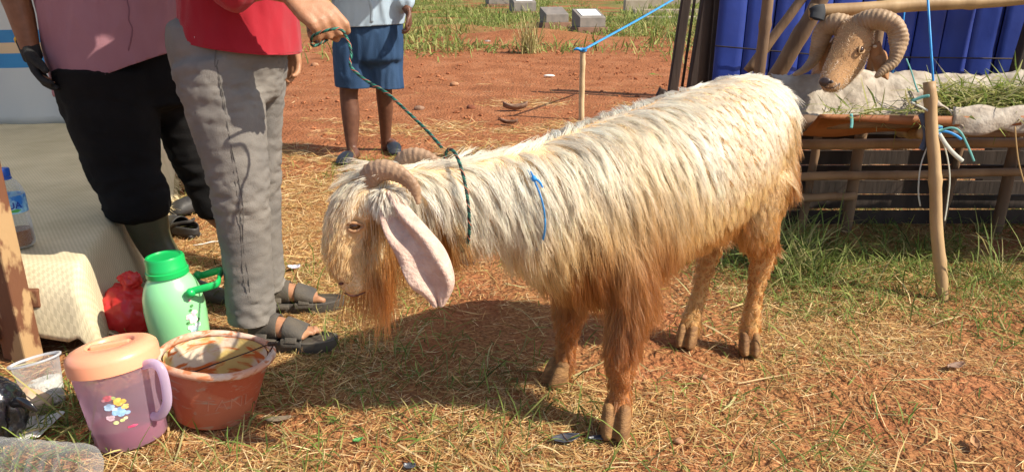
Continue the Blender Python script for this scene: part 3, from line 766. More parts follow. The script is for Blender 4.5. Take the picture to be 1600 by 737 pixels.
hair_black = mat('black_hair', (0.012, 0.010, 0.009), 0.5, bump=.6, bscale=200)

# -- person holding the rope: red T-shirt, grey jeans, sandals; faces the goat
def build_red_person():
    root = thing('person', (-.84, 2.3, 0), 'person in red shirt, grey jeans and sandals holding the green lead rope', 'person')
    skin = mat('skin_tan', (0.40, 0.205, 0.115), 0.5, (0.33, 0.155, 0.08), 40, bump=.12, bscale=260, sss=.12)
    W = P(462, -8, 2.06)                                               # right wrist
    hd = (P(528, 48, 2.035) - W).normalized()
    LW = P(449, 62, 2.50)
    nearA = V(-.838, 2.200, .10); farA = V(-.885, 2.475, .10)
    hc = V(-.80, 2.30, 1.60)
    body = [head_geo(hc, (1, -.1, -.12)),
            stube([(-.83, 2.30, 1.46), (-.84, 2.30, 1.36), (-.83, 2.30, 1.15), (-.83, 2.30, .95), (-.84, 2.30, .86)], [(.05, .07), (.10, .17), (.12, .145), (.125, .14), (.11, .15)], 4, 18),
            limb([(-.83, 2.14, 1.39), (-.80, 2.08, 1.25), (-.735, 2.05, 1.135), W + V(-.075, -.004, .022), W], [.058, .050, .046, .036, .028]),
            hand(W, hd, (-.35, .70, -.50), .225, spread=.06, thumb=(.22, .45), flip=1, rad=1.12,
                 curls=[(1.0, 1.2, .9), (.85, 1.2, .8), (.65, 1.15, .7), (.35, .9, .6)]),
            limb([(-.83, 2.46, 1.39), (-.82, 2.53, 1.22), (-.80, 2.54, 1.10), LW + V(-.02, .01, .08), LW], [.058, .05, .046, .036, .027]),
            hand(LW, (.10, -.05, -1), (-.35, -.9, 0), .185, curls=[(.5, .6, .4), (.45, .55, .4), (.35, .5, .35), (.25, .4, .3)], thumb=(.45, .4), flip=1),
            limb([(-.84, 2.21, .86), (-.84, 2.19, .50), nearA + V(-.004, 0, .12), nearA, nearA + V(.0, 0, -.045)], [.085, .06, .040, .036, .036]),
            limb([(-.87, 2.40, .86), (-.905, 2.45, .50), farA + V(-.004, 0, .12), farA, farA + V(0, 0, -.045)], [.085, .06, .040, .036, .036]),
            foot_geo(nearA + V(-.050, .004, -.072), (.985, -.06, 0), .275, mir=-1), foot_geo(farA + V(-.050, 0, -.072), (.985, .10, 0), .275)]
    bme = remesh(join(*body), .0052, 3); foot_bv = BVHTree.FromPolygons([v.co.copy() for v in bme.vertices], [p_.vertices for p_ in bme.polygons]); obj('body', bme, skin, root)
    head_details(root, hc, (1, -.1, -.12), hair_black)
    # jeans
    jean = mat('grey_denim', (0.165, 0.155, 0.145), 0.85, (0.225, 0.207, 0.185), 7, bump=.35, bscale=420, spec=.15)
    g = [rowtube([(40, 268, 440), (75, 268, 446), (110, 278, 440), (150, 292, 436)], 2.29, .98),
         rowtube([(100, 272, 400), (150, 288, 408), (200, 304, 413), (270, 325, 417), (340, 340, 420), (410, 351, 422), (470, 357, 426), (496, 360, 428), (515, 361, 429)], [2.22, 2.21, 2.20, 2.195, 2.195, 2.20, 2.205, 2.205, 2.205], 1.0),
         rowtube([(90, 330, 446), (150, 340, 441), (200, 347, 438), (270, 355, 436), (340, 362, 437), (410, 366, 440), (452, 372, 444), (480, 373, 445)], [2.38, 2.40, 2.42, 2.44, 2.455, 2.47, 2.475, 2.475], 1.0)]
    me = remesh(join(*g), .0075, 6)
    def kn(co): z = co.z; return .35 + .9 * math.exp(-((z - .52) / .10) ** 2) + .8 * math.exp(-((z - .13) / .09) ** 2) + .7 * math.exp(-((z - .84) / .09) ** 2)
    wrinkle(me, .0062, 10, 2, (1, 1, 2.0), True, kn); wrinkle(me, .0036, 21, 5, (1, 1, 2.6), True, kn); wrinkle(me, .0012, 60, 6, (1, 1, 1.2), True)
    cut(me, (0, 0, .098), (0, 0, -1))
    loops_ = rim_loops(me); tr = obj('jeans', me, jean, root, solid=.004)
    seam = mat('jean_seam', (0.105, 0.098, 0.090), .9)
    bv = BVHTree.FromPolygons([v.co + root.location for v in me.vertices], [p_.vertices for p_ in me.polygons])
    def on(q, off=.001):
        l, nn, i, dd = bv.find_nearest(Vector(q)); return l + nn * off
    for dx in (0, 5):
        sp = [on(P(x + dx, y, 2.05)) for x, y in ((338, 100), (348, 160), (356, 220), (363, 280), (370, 340), (375, 400), (381, 450), (386, 488))]
        obj('seam', stube(sp, [.0011] * 8, 5, 6), seam, tr)
    obj('pocket_edge', stube([on(P(x, y, 2.05)) for x, y in ((330, 72), (334, 92), (344, 100), (350, 80))], [.0016] * 4, 5, 6), seam, tr)
    obj('pocket_tab', xform(box((0, 0, 0), (.022, .004, .016)), Matrix.Translation(on(P(286, 58, 2.05), .002))), mat('pocket_tab', (.55, .5, .48), .7), tr)
    for ring in loops_: obj('hem', tube(ring[::2] + [ring[0]], [.0028] * (len(ring[::2]) + 1), 6), jean, tr)
    # shirt
    red = mat('red_jersey', (0.30, 0.014, 0.026), 0.9, (0.35, 0.020, 0.033), 6, bump=.25, bscale=500, spec=.12, sheen=.15)
    g = [stube([(-.83, 2.30, 1.475), (-.83, 2.30, 1.41), (-.82, 2.30, 1.28), (-.815, 2.30, 1.12), (-.818, 2.30, 1.00), (-.822, 2.30, .88)],
               [(.075, .085), (.115, .195), (.145, .20), (.158, .19), (.168, .195), (.172, .20)], 4, 24),
         limb([(-.83, 2.15, 1.41), (-.80, 2.08, 1.27), (-.745, 2.045, 1.150), (-.700, 2.045, 1.118)], [.075, .074, .066, .064]),
         limb([(-.83, 2.45, 1.41), (-.82, 2.53, 1.25), (-.80, 2.535, 1.12), (-.77, 2.52, 1.02)], [.075, .072, .066, .062])]
    me = remesh(join(*g), .010, 4)
    # open hem and cuffs are the lower rim of the cloth; slope the hem as worn
    for v in me.vertices:
        pass
    wrinkle(me, .007, 8, 4, (1.6, 1.6, .55), True); wrinkle(me, .002, 30, 6, (1.4, 1.4, .6), True)
    cut(me, P(360, 70, 2.25), (-.15, 0, -1))
    sh = obj('shirt', me, red, root, solid=.004)
    for ring in rim_loops(me): obj('hem', tube([q + root.location for q in ring[::2]] + [ring[0] + root.location], [.003] * (len(ring[::2]) + 1), 6), red, sh)
    # sandals
    rub = mat('sandal_rubber', (0.060, 0.056, 0.053), 0.75, (0.105, 0.088, 0.068), 12, bump=.2, bscale=150, spec=.3)
    for A, d in ((nearA, V(.985, -.06, 0)), (farA, V(.985, .10, 0))):
        d = d.normalized(); s = V(-d.y, d.x, 0); h = A + V(-.064, 0, -.10); h.z = 0
        out = []
        L, N = .325, 44
        for i in range(N):
            a = 2 * math.pi * i / N; c_, s_ = math.cos(a), math.sin(a); t = (1 + c_) / 2
            wd = (.040 + .016 * sm(.35, .8, np.array(t)) - .004 * t)
            out.append(h + d * (L / 2 + c_ * L / 2) + s * (math.copysign(abs(s_) ** .62, s_) * float(wd)))

        vs, fs = [], []
        zs = ((.002, .96), (.008, 1.0), (.024, 1.03), (.038, 1.03), (.041, .95), (.030, .88))
        ctr = h + d * L / 2
        for z, k in zs:
            for q in out: vs.append(ctr + (q - ctr) * k + V(0, 0, z + .004 * max(0, ((q - h).dot(d) / L - .8) / .2) * (z > .01)))
        for j in range(len(zs) - 1):
            for i in range(N): i2 = (i + 1) % N; fs.append((j * N + i, j * N + i2, (j + 1) * N + i2, (j + 1) * N + i))
        fs.append(tuple(range(N))[::-1]); fs.append(tuple(range((len(zs) - 1) * N, len(zs) * N)))
        sole = obj('sandal', (vs, fs), rub, root, autosmooth=50)
        def strap(t0, t1, ht, lean):
            def fn(u, v):
                a = math.pi * (u * 1.04 - .02); t = t0 + (t1 - t0) * v - lean * (1 - abs(math.cos(a)))
                ww = .052 * math.cos(a); zz = .026 + ht * max(0.0, math.sin(a)) ** .75 * (1 - .25 * v)
                q = h + d * (t * L) + s * ww + V(0, 0, zz); c0 = h + d * (t * L) + V(0, 0, .034)
                if q.z > .04:
                    o_ = c0 + (q - c0).normalized() * .16; hit = foot_bv.ray_cast(o_, (c0 - o_).normalized())
                    if hit[0] is not None and (hit[0] - c0).length > .01: q = hit[0] + (o_ - c0).normalized() * .006
                return q
            return grid(24, 6, fn)
        for t0, t1, ht, ln in ((.15, .43, .078, .0), (.49, .69, .054, -.02)):
            st = obj('strap', strap(t0, t1, ht, ln), rub, sole, solid=.006, bevel=.002)
            bk = h + d * ((t0 + t1) / 2 * L) - s * .049 + V(0, 0, .026 + ht * .42)
            obj('buckle', xform(box((0, 0, 0), (.040, .006, .020)), Matrix.Translation(bk) @ Matrix.Rotation(math.atan2(d.y, d.x), 4, 'Z') @ Matrix.Rotation(-.55, 4, 'X')), rub, sole, bevel=.003)
    return root, W, hd
red_person, HAND_W, HAND_D = build_red_person()

# -- person in mauve shirt, black trousers, rubber boots and black glove
def build_mauve_person():
    root = thing('person', (-1.36, 2.75, 0), 'person in mauve shirt, black trousers, green rubber boots and black glove', 'person')
    skin = mat('skin_brown', (0.24, 0.105, 0.050), 0.5, (0.19, 0.08, 0.036), 40, bump=.12, bscale=260, sss=.1)
    fw = V(.45, -.9, -.1); hc = V(-1.30, 2.72, 1.60)
    RW = P(48, 80, 2.66); LWr = V(-1.02, 2.90, .90)
    rs = V(-1.60, 2.74, 1.40); ls = V(-1.10, 2.92, 1.40)
    el = P(14, -40, 2.72)
    hgd = (P(84, 178, 2.58) - RW)
    body = [head_geo(hc, fw),
            stube([(-1.32, 2.76, 1.46), (-1.34, 2.80, 1.36), (-1.34, 2.80, 1.15), (-1.36, 2.80, .95), (-1.35, 2.80, .84)], [(.07, .05), (.17, .10), (.14, .11), (.115, .10), (.11, .09)], 4, 18),
            limb([rs, (rs + el) / 2 + V(-.02, 0, .02), el, (el + RW) / 2 + V(.002, 0, 0), RW], [.062, .055, .050, .044, .031]),
            hand(RW, hgd, (1, .2, 0), .165, curl=(.30, .4, .3), thumb=(.42, .5), flip=1, rad=.85),
            limb([ls, (-1.04, 2.95, 1.25), (-1.01, 2.95, 1.12), (-1.02, 2.93, 1.0), LWr], [.06, .053, .048, .04, .03]),
            hand(LWr, (.05, -.15, -1), (-1, -.3, 0), .185, thumb=(.42, .5), flip=-1),
            limb([V(-1.43, 2.76, .84), P(190, 265, 2.71), P(226, 340, 2.68), P(258, 408, 2.68), P(270, 430, 2.69)], [.09, .06, .045, .036, .036]),
            limb([P(255, 110, 2.84), P(292, 220, 2.92), P(335, 335, 2.945), V(-1.115, 2.895, .2), V(-1.09, 2.87, .06)], [.060, .045, .042, .040, .036])]
    obj('body', remesh(join(*body), .0056, 3), skin, root)
    head_details(root, hc, fw, hair_black)
    # glove over the right hand
    gm = mat('glove_knit', (0.010, 0.010, 0.011), 0.75, (0.028, 0.028, 0.028), 30, bump=.4, bscale=300, spec=.25)
    hgdn = hgd.normalized()
    gg = join(hand(RW, hgd, (1, .2, 0), .192, curl=(.30, .4, .3), thumb=(.42, .5), flip=1, rad=1.22),
              tube([RW - hgdn * .045, RW - hgdn * .01, RW + hgdn * .03], [(.036, .034), (.035, .031), (.035, .026)], 16))
    glove = obj('glove', remesh(gg, .0045, 2), gm, root)
    obj('cuff_band', tube([RW - hgdn * .052, RW - hgdn * .043], [(.038, .036), (.038, .036)], 18, round_caps=False), mat('glove_cuff', (0.70, 0.46, 0.06), .8), glove)
    # trousers, bloused over the boots
    blk = mat('black_cotton', (0.0075, 0.0072, 0.0075), 0.9, (0.013, 0.0125, 0.013), 5, bump=.3, bscale=300, spec=.12)
    g = [rowtube([(60, 88, 285, .13), (120, 92, 296, .14), (160, 104, 296, .14)], 2.80),
         rowtube([(110, 86, 245), (160, 98, 246), (210, 116, 248), (260, 138, 249), (300, 158, 260), (322, 164, 264), (336, 172, 262)], [2.74, 2.73, 2.71, 2.69, 2.675, 2.67, 2.67], .8),
         rowtube([(100, 205, 300), (160, 238, 312), (220, 258, 328), (280, 288, 345), (320, 305, 360), (335, 312, 362)], [2.84, 2.88, 2.92, 2.94, 2.95, 2.95], 1.0)]
    me = remesh(join(*g), .010, 4)
    wrinkle(me, .010, 8, 11, (1, 1, 1.8), True, lambda c: .3 + 1.0 * math.exp(-((c.z - .42) / .12) ** 2) + .5 * math.exp(-((c.z - .72) / .08) ** 2)); obj('trousers', me, blk, root)
    # shirt
    mv = mat('mauve_cotton', (0.33, 0.165, 0.20), 0.85, (0.37, 0.19, 0.225), 5, bump=.2, bscale=420, spec=.15)
    g = [stube([V(-1.33, 2.77, 1.475), V(-1.34, 2.79, 1.41), P(172, -70, 2.78), P(170, 0, 2.78), P(176, 60, 2.78), P(184, 124, 2.78), P(187, 150, 2.78)],
               [(.08, .07), (.225, .12), (.245, .155), (.250, .165), (.238, .172), (.226, .178), (.222, .180)], 4, 26),
         limb([rs, (rs + el) / 2 + V(-.02, 0, .03), el + V(.01, 0, .045)], [.08, .078, .075]),
         limb([ls, (-1.04, 2.95, 1.27), (-1.01, 2.95, 1.15)], [.08, .076, .073])]
    me = remesh(join(*g), .010, 4)
    wrinkle(me, .009, 7, 9, (1.8, 1.8, .5), True); cut(me, P(165, 117, 2.62), (.36, 0, -1))
    sh = obj('shirt', me, mv, root, solid=.004)
    bv = BVHTree.FromPolygons([v.co + root.location for v in me.vertices], [p_.vertices for p_ in me.polygons])
    pl = []
    for y in range(-60, 100, 20):
        l, nn, i, dd = bv.find_nearest(P(193 + .09 * y, y, 2.45)); pl.append(l + nn * .0015)
    obj('placket', stube(pl, [(.0025, .0025)] * len(pl), 4, 6), mat('mauve_seam', (.22, .10, .13), .9), sh)
    # boots
    bt = mat('boot_rubber', (0.045, 0.048, 0.026), 0.42, (0.075, 0.072, 0.040), 6, bump=.08, bscale=60, spec=.45)
    b1 = [rowtube([(318, 190, 258), (345, 196, 262), (375, 212, 268), (405, 232, 284), (428, 244, 300)], 2.68, .85),
          stube([P(268, 428, 2.70), P(275, 442, 2.66), P(320, 458, 2.60), P(360, 468, 2.56)], [(.05, .05), (.052, .05), (.048, .04), (.04, .03)], 4, 16, (0, 0, 1))]
    m1 = remesh(join(*b1), .009, 5)
    for v in m1.vertices: v.co.z = max(v.co.z, .004)
    obj('boot', m1, bt, root)
    q = G(418, 446)
    b2 = [stube([V(-1.13, 2.93, .36), V(-1.12, 2.90, .22), V(-1.10, 2.87, .10), V(-1.09, 2.865, .06)], [.062, .058, .055, .05], 4, 16),
          stube([V(-1.125, 2.865, .05), V(-1.06, 2.855, .055), V(-.99, 2.845, .046), V(-.955, 2.84, .036)], [(.046, .05), (.05, .052), (.05, .042), (.036, .028)], 4, 16, (0, 0, 1))]
    m2 = remesh(join(*b2), .009, 5)
    for v in m2.vertices: v.co.z = max(v.co.z, .004)
    obj('boot', m2, bt, root)
    return root
build_mauve_person()

# -- person further back in pale blue shirt and blue shorts
def build_blue_person():
    root = thing('person', (-1.0, 5.1, 0), 'person in pale blue shirt and blue knee shorts standing behind the goat', 'person')
    skin = mat('skin_dark', (0.135, 0.060, 0.036), 0.45, (0.10, 0.042, 0.026), 30, bump=.1, bscale=200, sss=.06)
    Y = 5.1; fw = V(-.25, -1, -.1); hc = V(-1.02, 5.10, 1.60)
    W = P(638, 18, 5.0); W2 = V(-1.33, 5.05, .92)
    rs = V(-.80, 5.12, 1.38); ls = V(-1.24, 5.10, 1.38)
    lf = G(551, 251); rf = G(610, 236)
    body = [head_geo(hc, fw),
            stube([(-1.02, 5.13, 1.45), (-1.02, 5.14, 1.36), (-1.02, 5.14, 1.1), (-1.02, 5.14, .88), (-1.01, 5.14, .82)], [(.07, .05), (.17, .10), (.15, .11), (.15, .12), (.15, .11)], 4, 18),
            limb([rs, (-.76, 5.12, 1.2), (-.74, 5.10, 1.10), (W + V(-.74, 5.10, 1.10)) / 2, W], [.058, .05, .045, .04, .028]),
            hand(W, (.06, -.1, -1), (-1, -.4, 0), .185, curl=(.5, .55, .4), thumb=(.4, .5), flip=-1),
            limb([ls, (-1.32, 5.1, 1.2), (-1.34, 5.08, 1.10), (-1.34, 5.06, 1.0), W2], [.058, .05, .045, .04, .028]),
            hand(W2, (0, -.1, -1), (1, -.3, 0), .185, curl=(.5, .55, .4), thumb=(.4, .5), flip=1),
            rowtube([(90, 528, 572), (130, 530, 562), (150, 531, 559), (180, 534, 562), (210, 538, 560), (236, 542, 558), (246, 541, 560)], [5.1, 5.1, 5.1, 5.09, 5.07, 5.04, 5.03], 1.0),
            rowtube([(90, 580, 626), (120, 586, 616), (140, 587, 613), (168, 590, 614), (198, 593, 612), (222, 595, 610), (232, 595, 612)], [5.16, 5.2, 5.22, 5.26, 5.3, 5.33, 5.34], 1.0),
            foot_geo(lf + V(.02, .08, 0), (-.15, -1, 0), .25), foot_geo(rf + V(0, .08, 0), (.25, -1, 0), .25)]
    obj('body', remesh(join(*body), .0075, 3), skin, root)
    head_details(root, hc, fw, hair_black)
    blue = mat('blue_shorts', (0.022, 0.055, 0.125), 0.8, (0.040, 0.085, 0.175), 5, bump=.25, bscale=300, stretch=(1, 1, .4), spec=.2)
    g = [rowtube([(25, 519, 629, .14), (60, 521, 629, .15), (92, 524, 629, .14)], 5.13),
         rowtube([(70, 521, 580, .12), (105, 523, 577, .12), (142, 525, 578, .11), (160, 526, 577, .11)], 5.11),
         rowtube([(70, 570, 629, .12), (105, 574, 629, .12), (132, 577, 631, .11), (152, 578, 630, .11)], 5.18)]
    me = remesh(join(*g), .011, 16); wrinkle(me, .010, 7, 8, (2.0, 2.0, .5), True); cut(me, P(576, 137, 5.1), (-.06, 0, -1)); obj('shorts', me, blue, root, solid=.006)
    pale = mat('pale_blue_shirt', (0.33, 0.43, 0.54), 0.8, (0.38, 0.48, 0.58), 5, bump=.2, bscale=320, spec=.2)
    g = [stube([V(-1.02, 5.12, 1.46), V(-1.02, 5.13, 1.40), V(-1.02, 5.13, 1.25), P(577, 0, 5.13), P(573, 34, 5.13), P(573, 60, 5.13)], [(.085, .07), (.215, .12), (.225, .15), (.235, .165), (.238, .168), (.238, .168)], 4, 24),
         limb([rs, (-.755, 5.12, 1.22), (-.735, 5.10, 1.05), W + V(-.01, .01, .07)], [.078, .074, .064, .055]),
         limb([ls, (-1.32, 5.1, 1.22), (-1.34, 5.08, 1.14)], [.078, .074, .07])]
    me = remesh(join(*g), .012, 4); wrinkle(me, .012, 6, 13, (1.8, 1.8, .5), True); cut(me, P(576, 41, 5.0), (.05, 0, -1))
    sh = obj('shirt', me, pale, root, solid=.004)
    bv = BVHTree.FromPolygons([v.co + root.location for v in me.vertices], [p_.vertices for p_ in me.polygons])
    pl = []
    for y in range(-80, 44, 20):
        l, nn, i, dd = bv.find_nearest(P(577, y, 4.7)); pl.append(l + nn * .002)
    obj('placket', stube(pl, [(.012, .003)] * len(pl), 4, 6, (0, -1, 0)), pale, sh)
    shoe = mat('dark_shoe', (0.020, 0.024, 0.034), .5)
    for q, d in ((lf, V(-.15, -1, 0)), (rf, V(.25, -1, 0))):
        d = d.normalized()
        h = q + V(.0, .09, 0)
        g = [stube([h + V(0, 0, .022), h + d * .13 + V(0, 0, .022), h + d * .27 + V(0, 0, .02)], [(.04, .02), (.05, .018), (.045, .018)], 4, 14, (0, 0, 1)),
             stube([h + d * .13 + V(0, 0, .045), h + d * .19 + V(0, 0, .042), h + d * .25 + V(0, 0, .03)], [(.052, .035), (.052, .03), (.045, .022)], 4, 14, (0, 0, 1))]
        obj('shoe', remesh(join(*g), .007, 3), shoe, root)
    return root
build_blue_person()

# ------------------------------------------------------------------ ropes and strings
def rope_geo(path, R, r, turns_per_m, strand, nstr=3, step=.005, seg=6):
    pp = [Vector(p_) for p_ in path]; L = [0]
    for a, b in zip(pp, pp[1:]): L.append(L[-1] + (b - a).length)
    N = max(8, int(L[-1] / step)); out = []; j = 0
    up = V(.2, .3, 1).normalized()
    for i in range(N + 1):
        d = L[-1] * i / N
        while j < len(pp) - 2 and L[j + 1] < d: j += 1
        t = (d - L[j]) / max(1e-9, L[j + 1] - L[j]); p_ = pp[j].lerp(pp[j + 1], min(1, t)); tg = (pp[j + 1] - pp[j]).normalized()
        s = tg.cross(up)
        if s.length < .05: s = tg.cross(V(1, 0, 0))
        s.normalize(); u = s.cross(tg); a = 2 * math.pi * (d * turns_per_m + strand / nstr)
        out.append(p_ + (s * math.cos(a) + u * math.sin(a)) * R)
    return tube(out, [r] * len(out), seg, (.2, .3, 1))
rope = thing('lead_rope', HAND_W, 'green and black twisted rope from the hand to a loop round the goat neck', 'rope')
lead = smooth_path([P(512, 62, 2.05), P(490, 72, 2.03), P(488, 58, 1.995), P(510, 48, 1.985), P(532, 46, 2.0), P(543, 62, 2.01), P(549, 84, 2.0), P(548, 104, 1.98), P(572, 126, 1.95), P(605, 146, 1.90),
                    P(640, 178, 1.83), P(668, 205, 1.77), P(690, 230, 1.70)], 8)
nc = V(-.132, 1.664, .650); nax = V(.93, .36, .05).normalized(); nsd = nax.cross(V(0, 0, 1)).normalized(); nup = nsd.cross(nax)
loop = [nc + nsd * (.100 * math.cos(a)) + nup * (.122 * math.sin(a)) for a in np.linspace(math.pi * .5, math.pi * 2.55, 60)]
ROPE_C = [((.010, .075, .055), 'rope_green'), ((.008, .010, .011), 'rope_black'), ((.014, .11, .08), 'rope_teal')]
for k, (c_, nm) in enumerate(ROPE_C):
    rm = mat(nm, c_, .55, tuple(min(1, x * 1.9) for x in c_), 60, spec=.4)
    obj('strand', rope_geo(lead, .0022, .0024, 46, k), rm, rope); obj('strand', rope_geo(loop, .0022, .0024, 46, k), rm, rope)
fleck = mat('rope_fleck', (.55, .16, .10), .6)
obj('fleck_strand', rope_geo(lead, .0038, .0009, 23, .5), fleck, rope); obj('fleck_strand', rope_geo(loop, .0038, .0009, 23, .5), fleck, rope)
blue_cord = mat('blue_raffia', (.015, .22, .62), .45, (.03, .32, .75), 20, spec=.5)
bc = V(.012, 1.722, .622); bax = V(.85, .52, .10).normalized(); bs = bax.cross(V(0, 0, 1)).normalized(); bu = bs.cross(bax)
bstr = thing('blue_string', (bc.x, bc.y, bc.z), 'thin bright blue plastic string tied round the goat neck base', 'string')
obj('loop', tube([bc + bs * (.122 * math.cos(a)) + bu * (.118 * math.sin(a)) for a in np.linspace(0, 2 * math.pi, 50)], [(.0034, .0016)] * 50, 8, bax), blue_cord, bstr)
kq = bc + bs * (.126 * math.cos(.8)) + bu * (.122 * math.sin(.8))
obj('knot', join(ball(kq, .007, 10, 6), stube([kq, kq + V(.012, -.004, -.006), kq + V(.02, -.004, -.020)], [.003, .003, .002], 4, 6), stube([kq, kq + V(-.008, -.004, .018)], [.003, .0015], 4, 6)), blue_cord, bstr)

# ------------------------------------------------------------------ sleeping platform, mat, banner, painted post
ZT = .30
F1, F2, F3 = G(108, 408, ZT), G(172, 336, ZT), G(262, 190, ZT)
def fold_line(v): return F1.lerp(F2, v / .3) if v < .3 else F2.lerp(F3, (v - .3) / .7)
def mat_point(u, v):
    """u 0..1 across (left to hanging fringe), v 0..1 front flap to back"""
    vv = max(0.0, (v - .12) / .88); p_ = fold_line(vv).copy()
    nz = noise.noise(V(u * 5, v * 9, 2)) * .008
    if u < .70: p_.x -= (1 - u / .70) * 2.3; p_.z += nz
    else:
        t = (u - .70) / .30; a = min(1, t / .25) * math.pi / 2
        drop = max(0, t - .12) * .27 * (1 - .15 * vv)
        p_.x += .035 * math.sin(a) + .045 * t + .018 * math.sin(v * 19 + 1) * t; p_.z += -.02 * (1 - math.cos(a)) - drop + nz
    if v < .12:
        t = 1 - v / .12; k = float(sm(-2.2, -1.30, np.array(p_.x)))
        a = min(1, t / .4) * math.pi / 2
        p_.y -= .05 * math.sin(a) + .03 * t * k; p_.z -= (.015 * (1 - math.cos(a)) + t * (.06 + .18 * k)) * (1 if u < .7 else max(.15, 1 - (u - .70) * 2.6))
    p_.z = max(p_.z, .03)
    return p_
plat = thing('sleeping_platform', (-2.3, 3.3, 0), 'low wooden platform on short legs hidden beneath the woven mat', 'platform')
wood_d = mat('old_wood', (.16, .085, .045), .8, (.08, .042, .024), 9, bump=.4, bscale=40, stretch=(1, 1, .2))
for i in range(8):
    f = i / 8; a, b = fold_line(f + .01), fold_line(min(1, f + .115))
    obj('plank', ([V(a.x - 2.25, a.y, ZT - .045), V(a.x - .02, a.y, ZT - .045), V(b.x - .02, b.y, ZT - .045), V(b.x - 2.25, b.y, ZT - .045),
                   V(a.x - 2.25, a.y, ZT - .02), V(a.x - .02, a.y, ZT - .02), V(b.x - .02, b.y, ZT - .02), V(b.x - 2.25, b.y, ZT - .02)],
                  [(0, 3, 2, 1), (4, 5, 6, 7), (0, 1, 5, 4), (1, 2, 6, 5), (2, 3, 7, 6), (3, 0, 4, 7)]), wood_d, plat, smooth=False)
for f in (.03, .5, .95):
    for dx in (-.10, -2.1):
        q = fold_line(f); obj('leg', box((q.x + dx, q.y + .05, .127), (.06, .06, .254)), wood_d, plat, smooth=False, bevel=.004)
def mat_weave():
    m = mat('woven_reed', (.74, .65, .45), .75, (.60, .52, .34), 4, spec=.25); nt = m.node_tree; b = nt.nodes['Principled BSDF']
    tc = nt.nodes.new('ShaderNodeTexCoord'); mp = nt.nodes.new('ShaderNodeMapping'); mp.inputs['Rotation'].default_value = (0, 0, .35); nt.links.new(tc.outputs['UV'], mp.inputs['Vector'])
    ck = nt.nodes.new('ShaderNodeTexChecker'); ck.inputs['Scale'].default_value = 105; nt.links.new(mp.outputs['Vector'], ck.inputs['Vector'])
    m2 = nt.nodes.new('ShaderNodeMapping'); m2.inputs['Scale'].default_value = (14, 120, 1); nt.links.new(mp.outputs['Vector'], m2.inputs['Vector'])
    sn = nt.nodes.new('ShaderNodeTexNoise'); sn.inputs['Scale'].default_value = 1.0; sn.inputs['Detail'].default_value = 3; nt.links.new(m2.outputs['Vector'], sn.inputs['Vector'])
    mx = nt.nodes.new('ShaderNodeMix'); mx.inputs[0].default_value = .55; nt.links.new(ck.outputs['Fac'], mx.inputs[2]); nt.links.new(sn.outputs['Fac'], mx.inputs[3])
    src = b.inputs['Base Color'].links[0].from_socket
    ml = nt.nodes.new('ShaderNodeMix'); ml.data_type = 'RGBA'; ml.blend_type = 'MULTIPLY'; ml.inputs[0].default_value = .34
    nt.links.new(src, ml.inputs[6]); nt.links.new(mx.outputs[0], ml.inputs[7]); nt.links.new(ml.outputs[2], b.inputs['Base Color'])
    bp = nt.nodes.new('ShaderNodeBump'); bp.inputs['Strength'].default_value = .45; bp.inputs['Distance'].default_value = .004
    nt.links.new(mx.outputs[0], bp.inputs['Height']); nt.links.new(bp.outputs['Normal'], b.inputs['Normal'])
    return m
reed = mat_weave()
matt = thing('woven_mat', (-2.2, 3.2, ZT), 'pale woven reed mat with frayed edge spread over the platform', 'mat')
NU, NV = 90, 110
mo = obj('sheet', grid(NU, NV, mat_point), reed, matt, solid=.005)
uv = mo.data.uv_layers.new(name='UVMap')
vi = np.empty(len(mo.data.loops), np.int32); mo.data.loops.foreach_get('vertex_index', vi)
cu_ = np.cumsum([0] + [(mat_point((i + 1) / NU, .5) - mat_point(i / NU, .5)).length for i in range(NU)]); cv_ = np.cumsum([0] + [(mat_point(.3, (j + 1) / NV) - mat_point(.3, j / NV)).length for j in range(NV)])
uv.data.foreach_set('uv', np.stack([cu_[vi % (NU + 1)], cv_[vi // (NU + 1)]], -1).astype(np.float32).ravel())
nf = 460; vpar = rng.uniform(.02, .99, nf); fp = np.array([mat_point(.995, v_) for v_ in vpar])
blades('fringe', fp, rng.normal(-.1, .5, nf), rng.uniform(.025, .075, nf), rng.uniform(.004, .008, nf), rng.normal(-.75, .3, nf), rng.normal(-.3, .4, nf),
       tints(np.array([(.55, .46, .28), (.45, .36, .20)]), nf), blade_mat, zfun=None, parent=matt, segs=2)
# banner hung behind the platform, with printed stripes
def banner_mat(y0):
    m = mat('banner_cloth', (.55, .52, .46), .7, bump=.15, bscale=200); nt = m.node_tree; b = nt.nodes['Principled BSDF']
    tc = nt.nodes.new('ShaderNodeTexCoord'); sp = nt.nodes.new('ShaderNodeSeparateXYZ'); nt.links.new(tc.outputs['Object'], sp.inputs[0])
    mr = nt.nodes.new('ShaderNodeMapRange'); mr.inputs[1].default_value = 0; mr.inputs[2].default_value = 1.5; nt.links.new(sp.outputs['Z'], mr.inputs[0])
    r = nt.nodes.new('ShaderNodeValToRGB'); r.color_ramp.interpolation = 'CONSTANT'
    e = r.color_ramp.elements
    zz = [(P(60, y, y0).z) / 1.5 for y in (107, 85, 68, 48)]
    e[0].position = 0; e[0].color = (.50, .53, .56, 1); e[1].position = zz[0]; e[1].color = (.04, .22, .50, 1)
    for p_, c_ in zip(zz[1:], ((.60, .45, .30), (.04, .20, .46), (.50, .53, .56))): k = e.new(p_); k.color = (*c_, 1)
    nt.links.new(mr.outputs[0], r.inputs['Fac']); nt.links.new(r.outputs['Color'], b.inputs['Base Color'])
    n = nt.nodes.new('ShaderNodeTexNoise'); n.inputs['Scale'].default_value = 6
    return m
YB = F3.y - .12
bz0 = ZT + .004
ban = thing('banner', (-2.9, YB, 0), 'white cloth banner with two blue stripes hung behind the mat', 'banner')
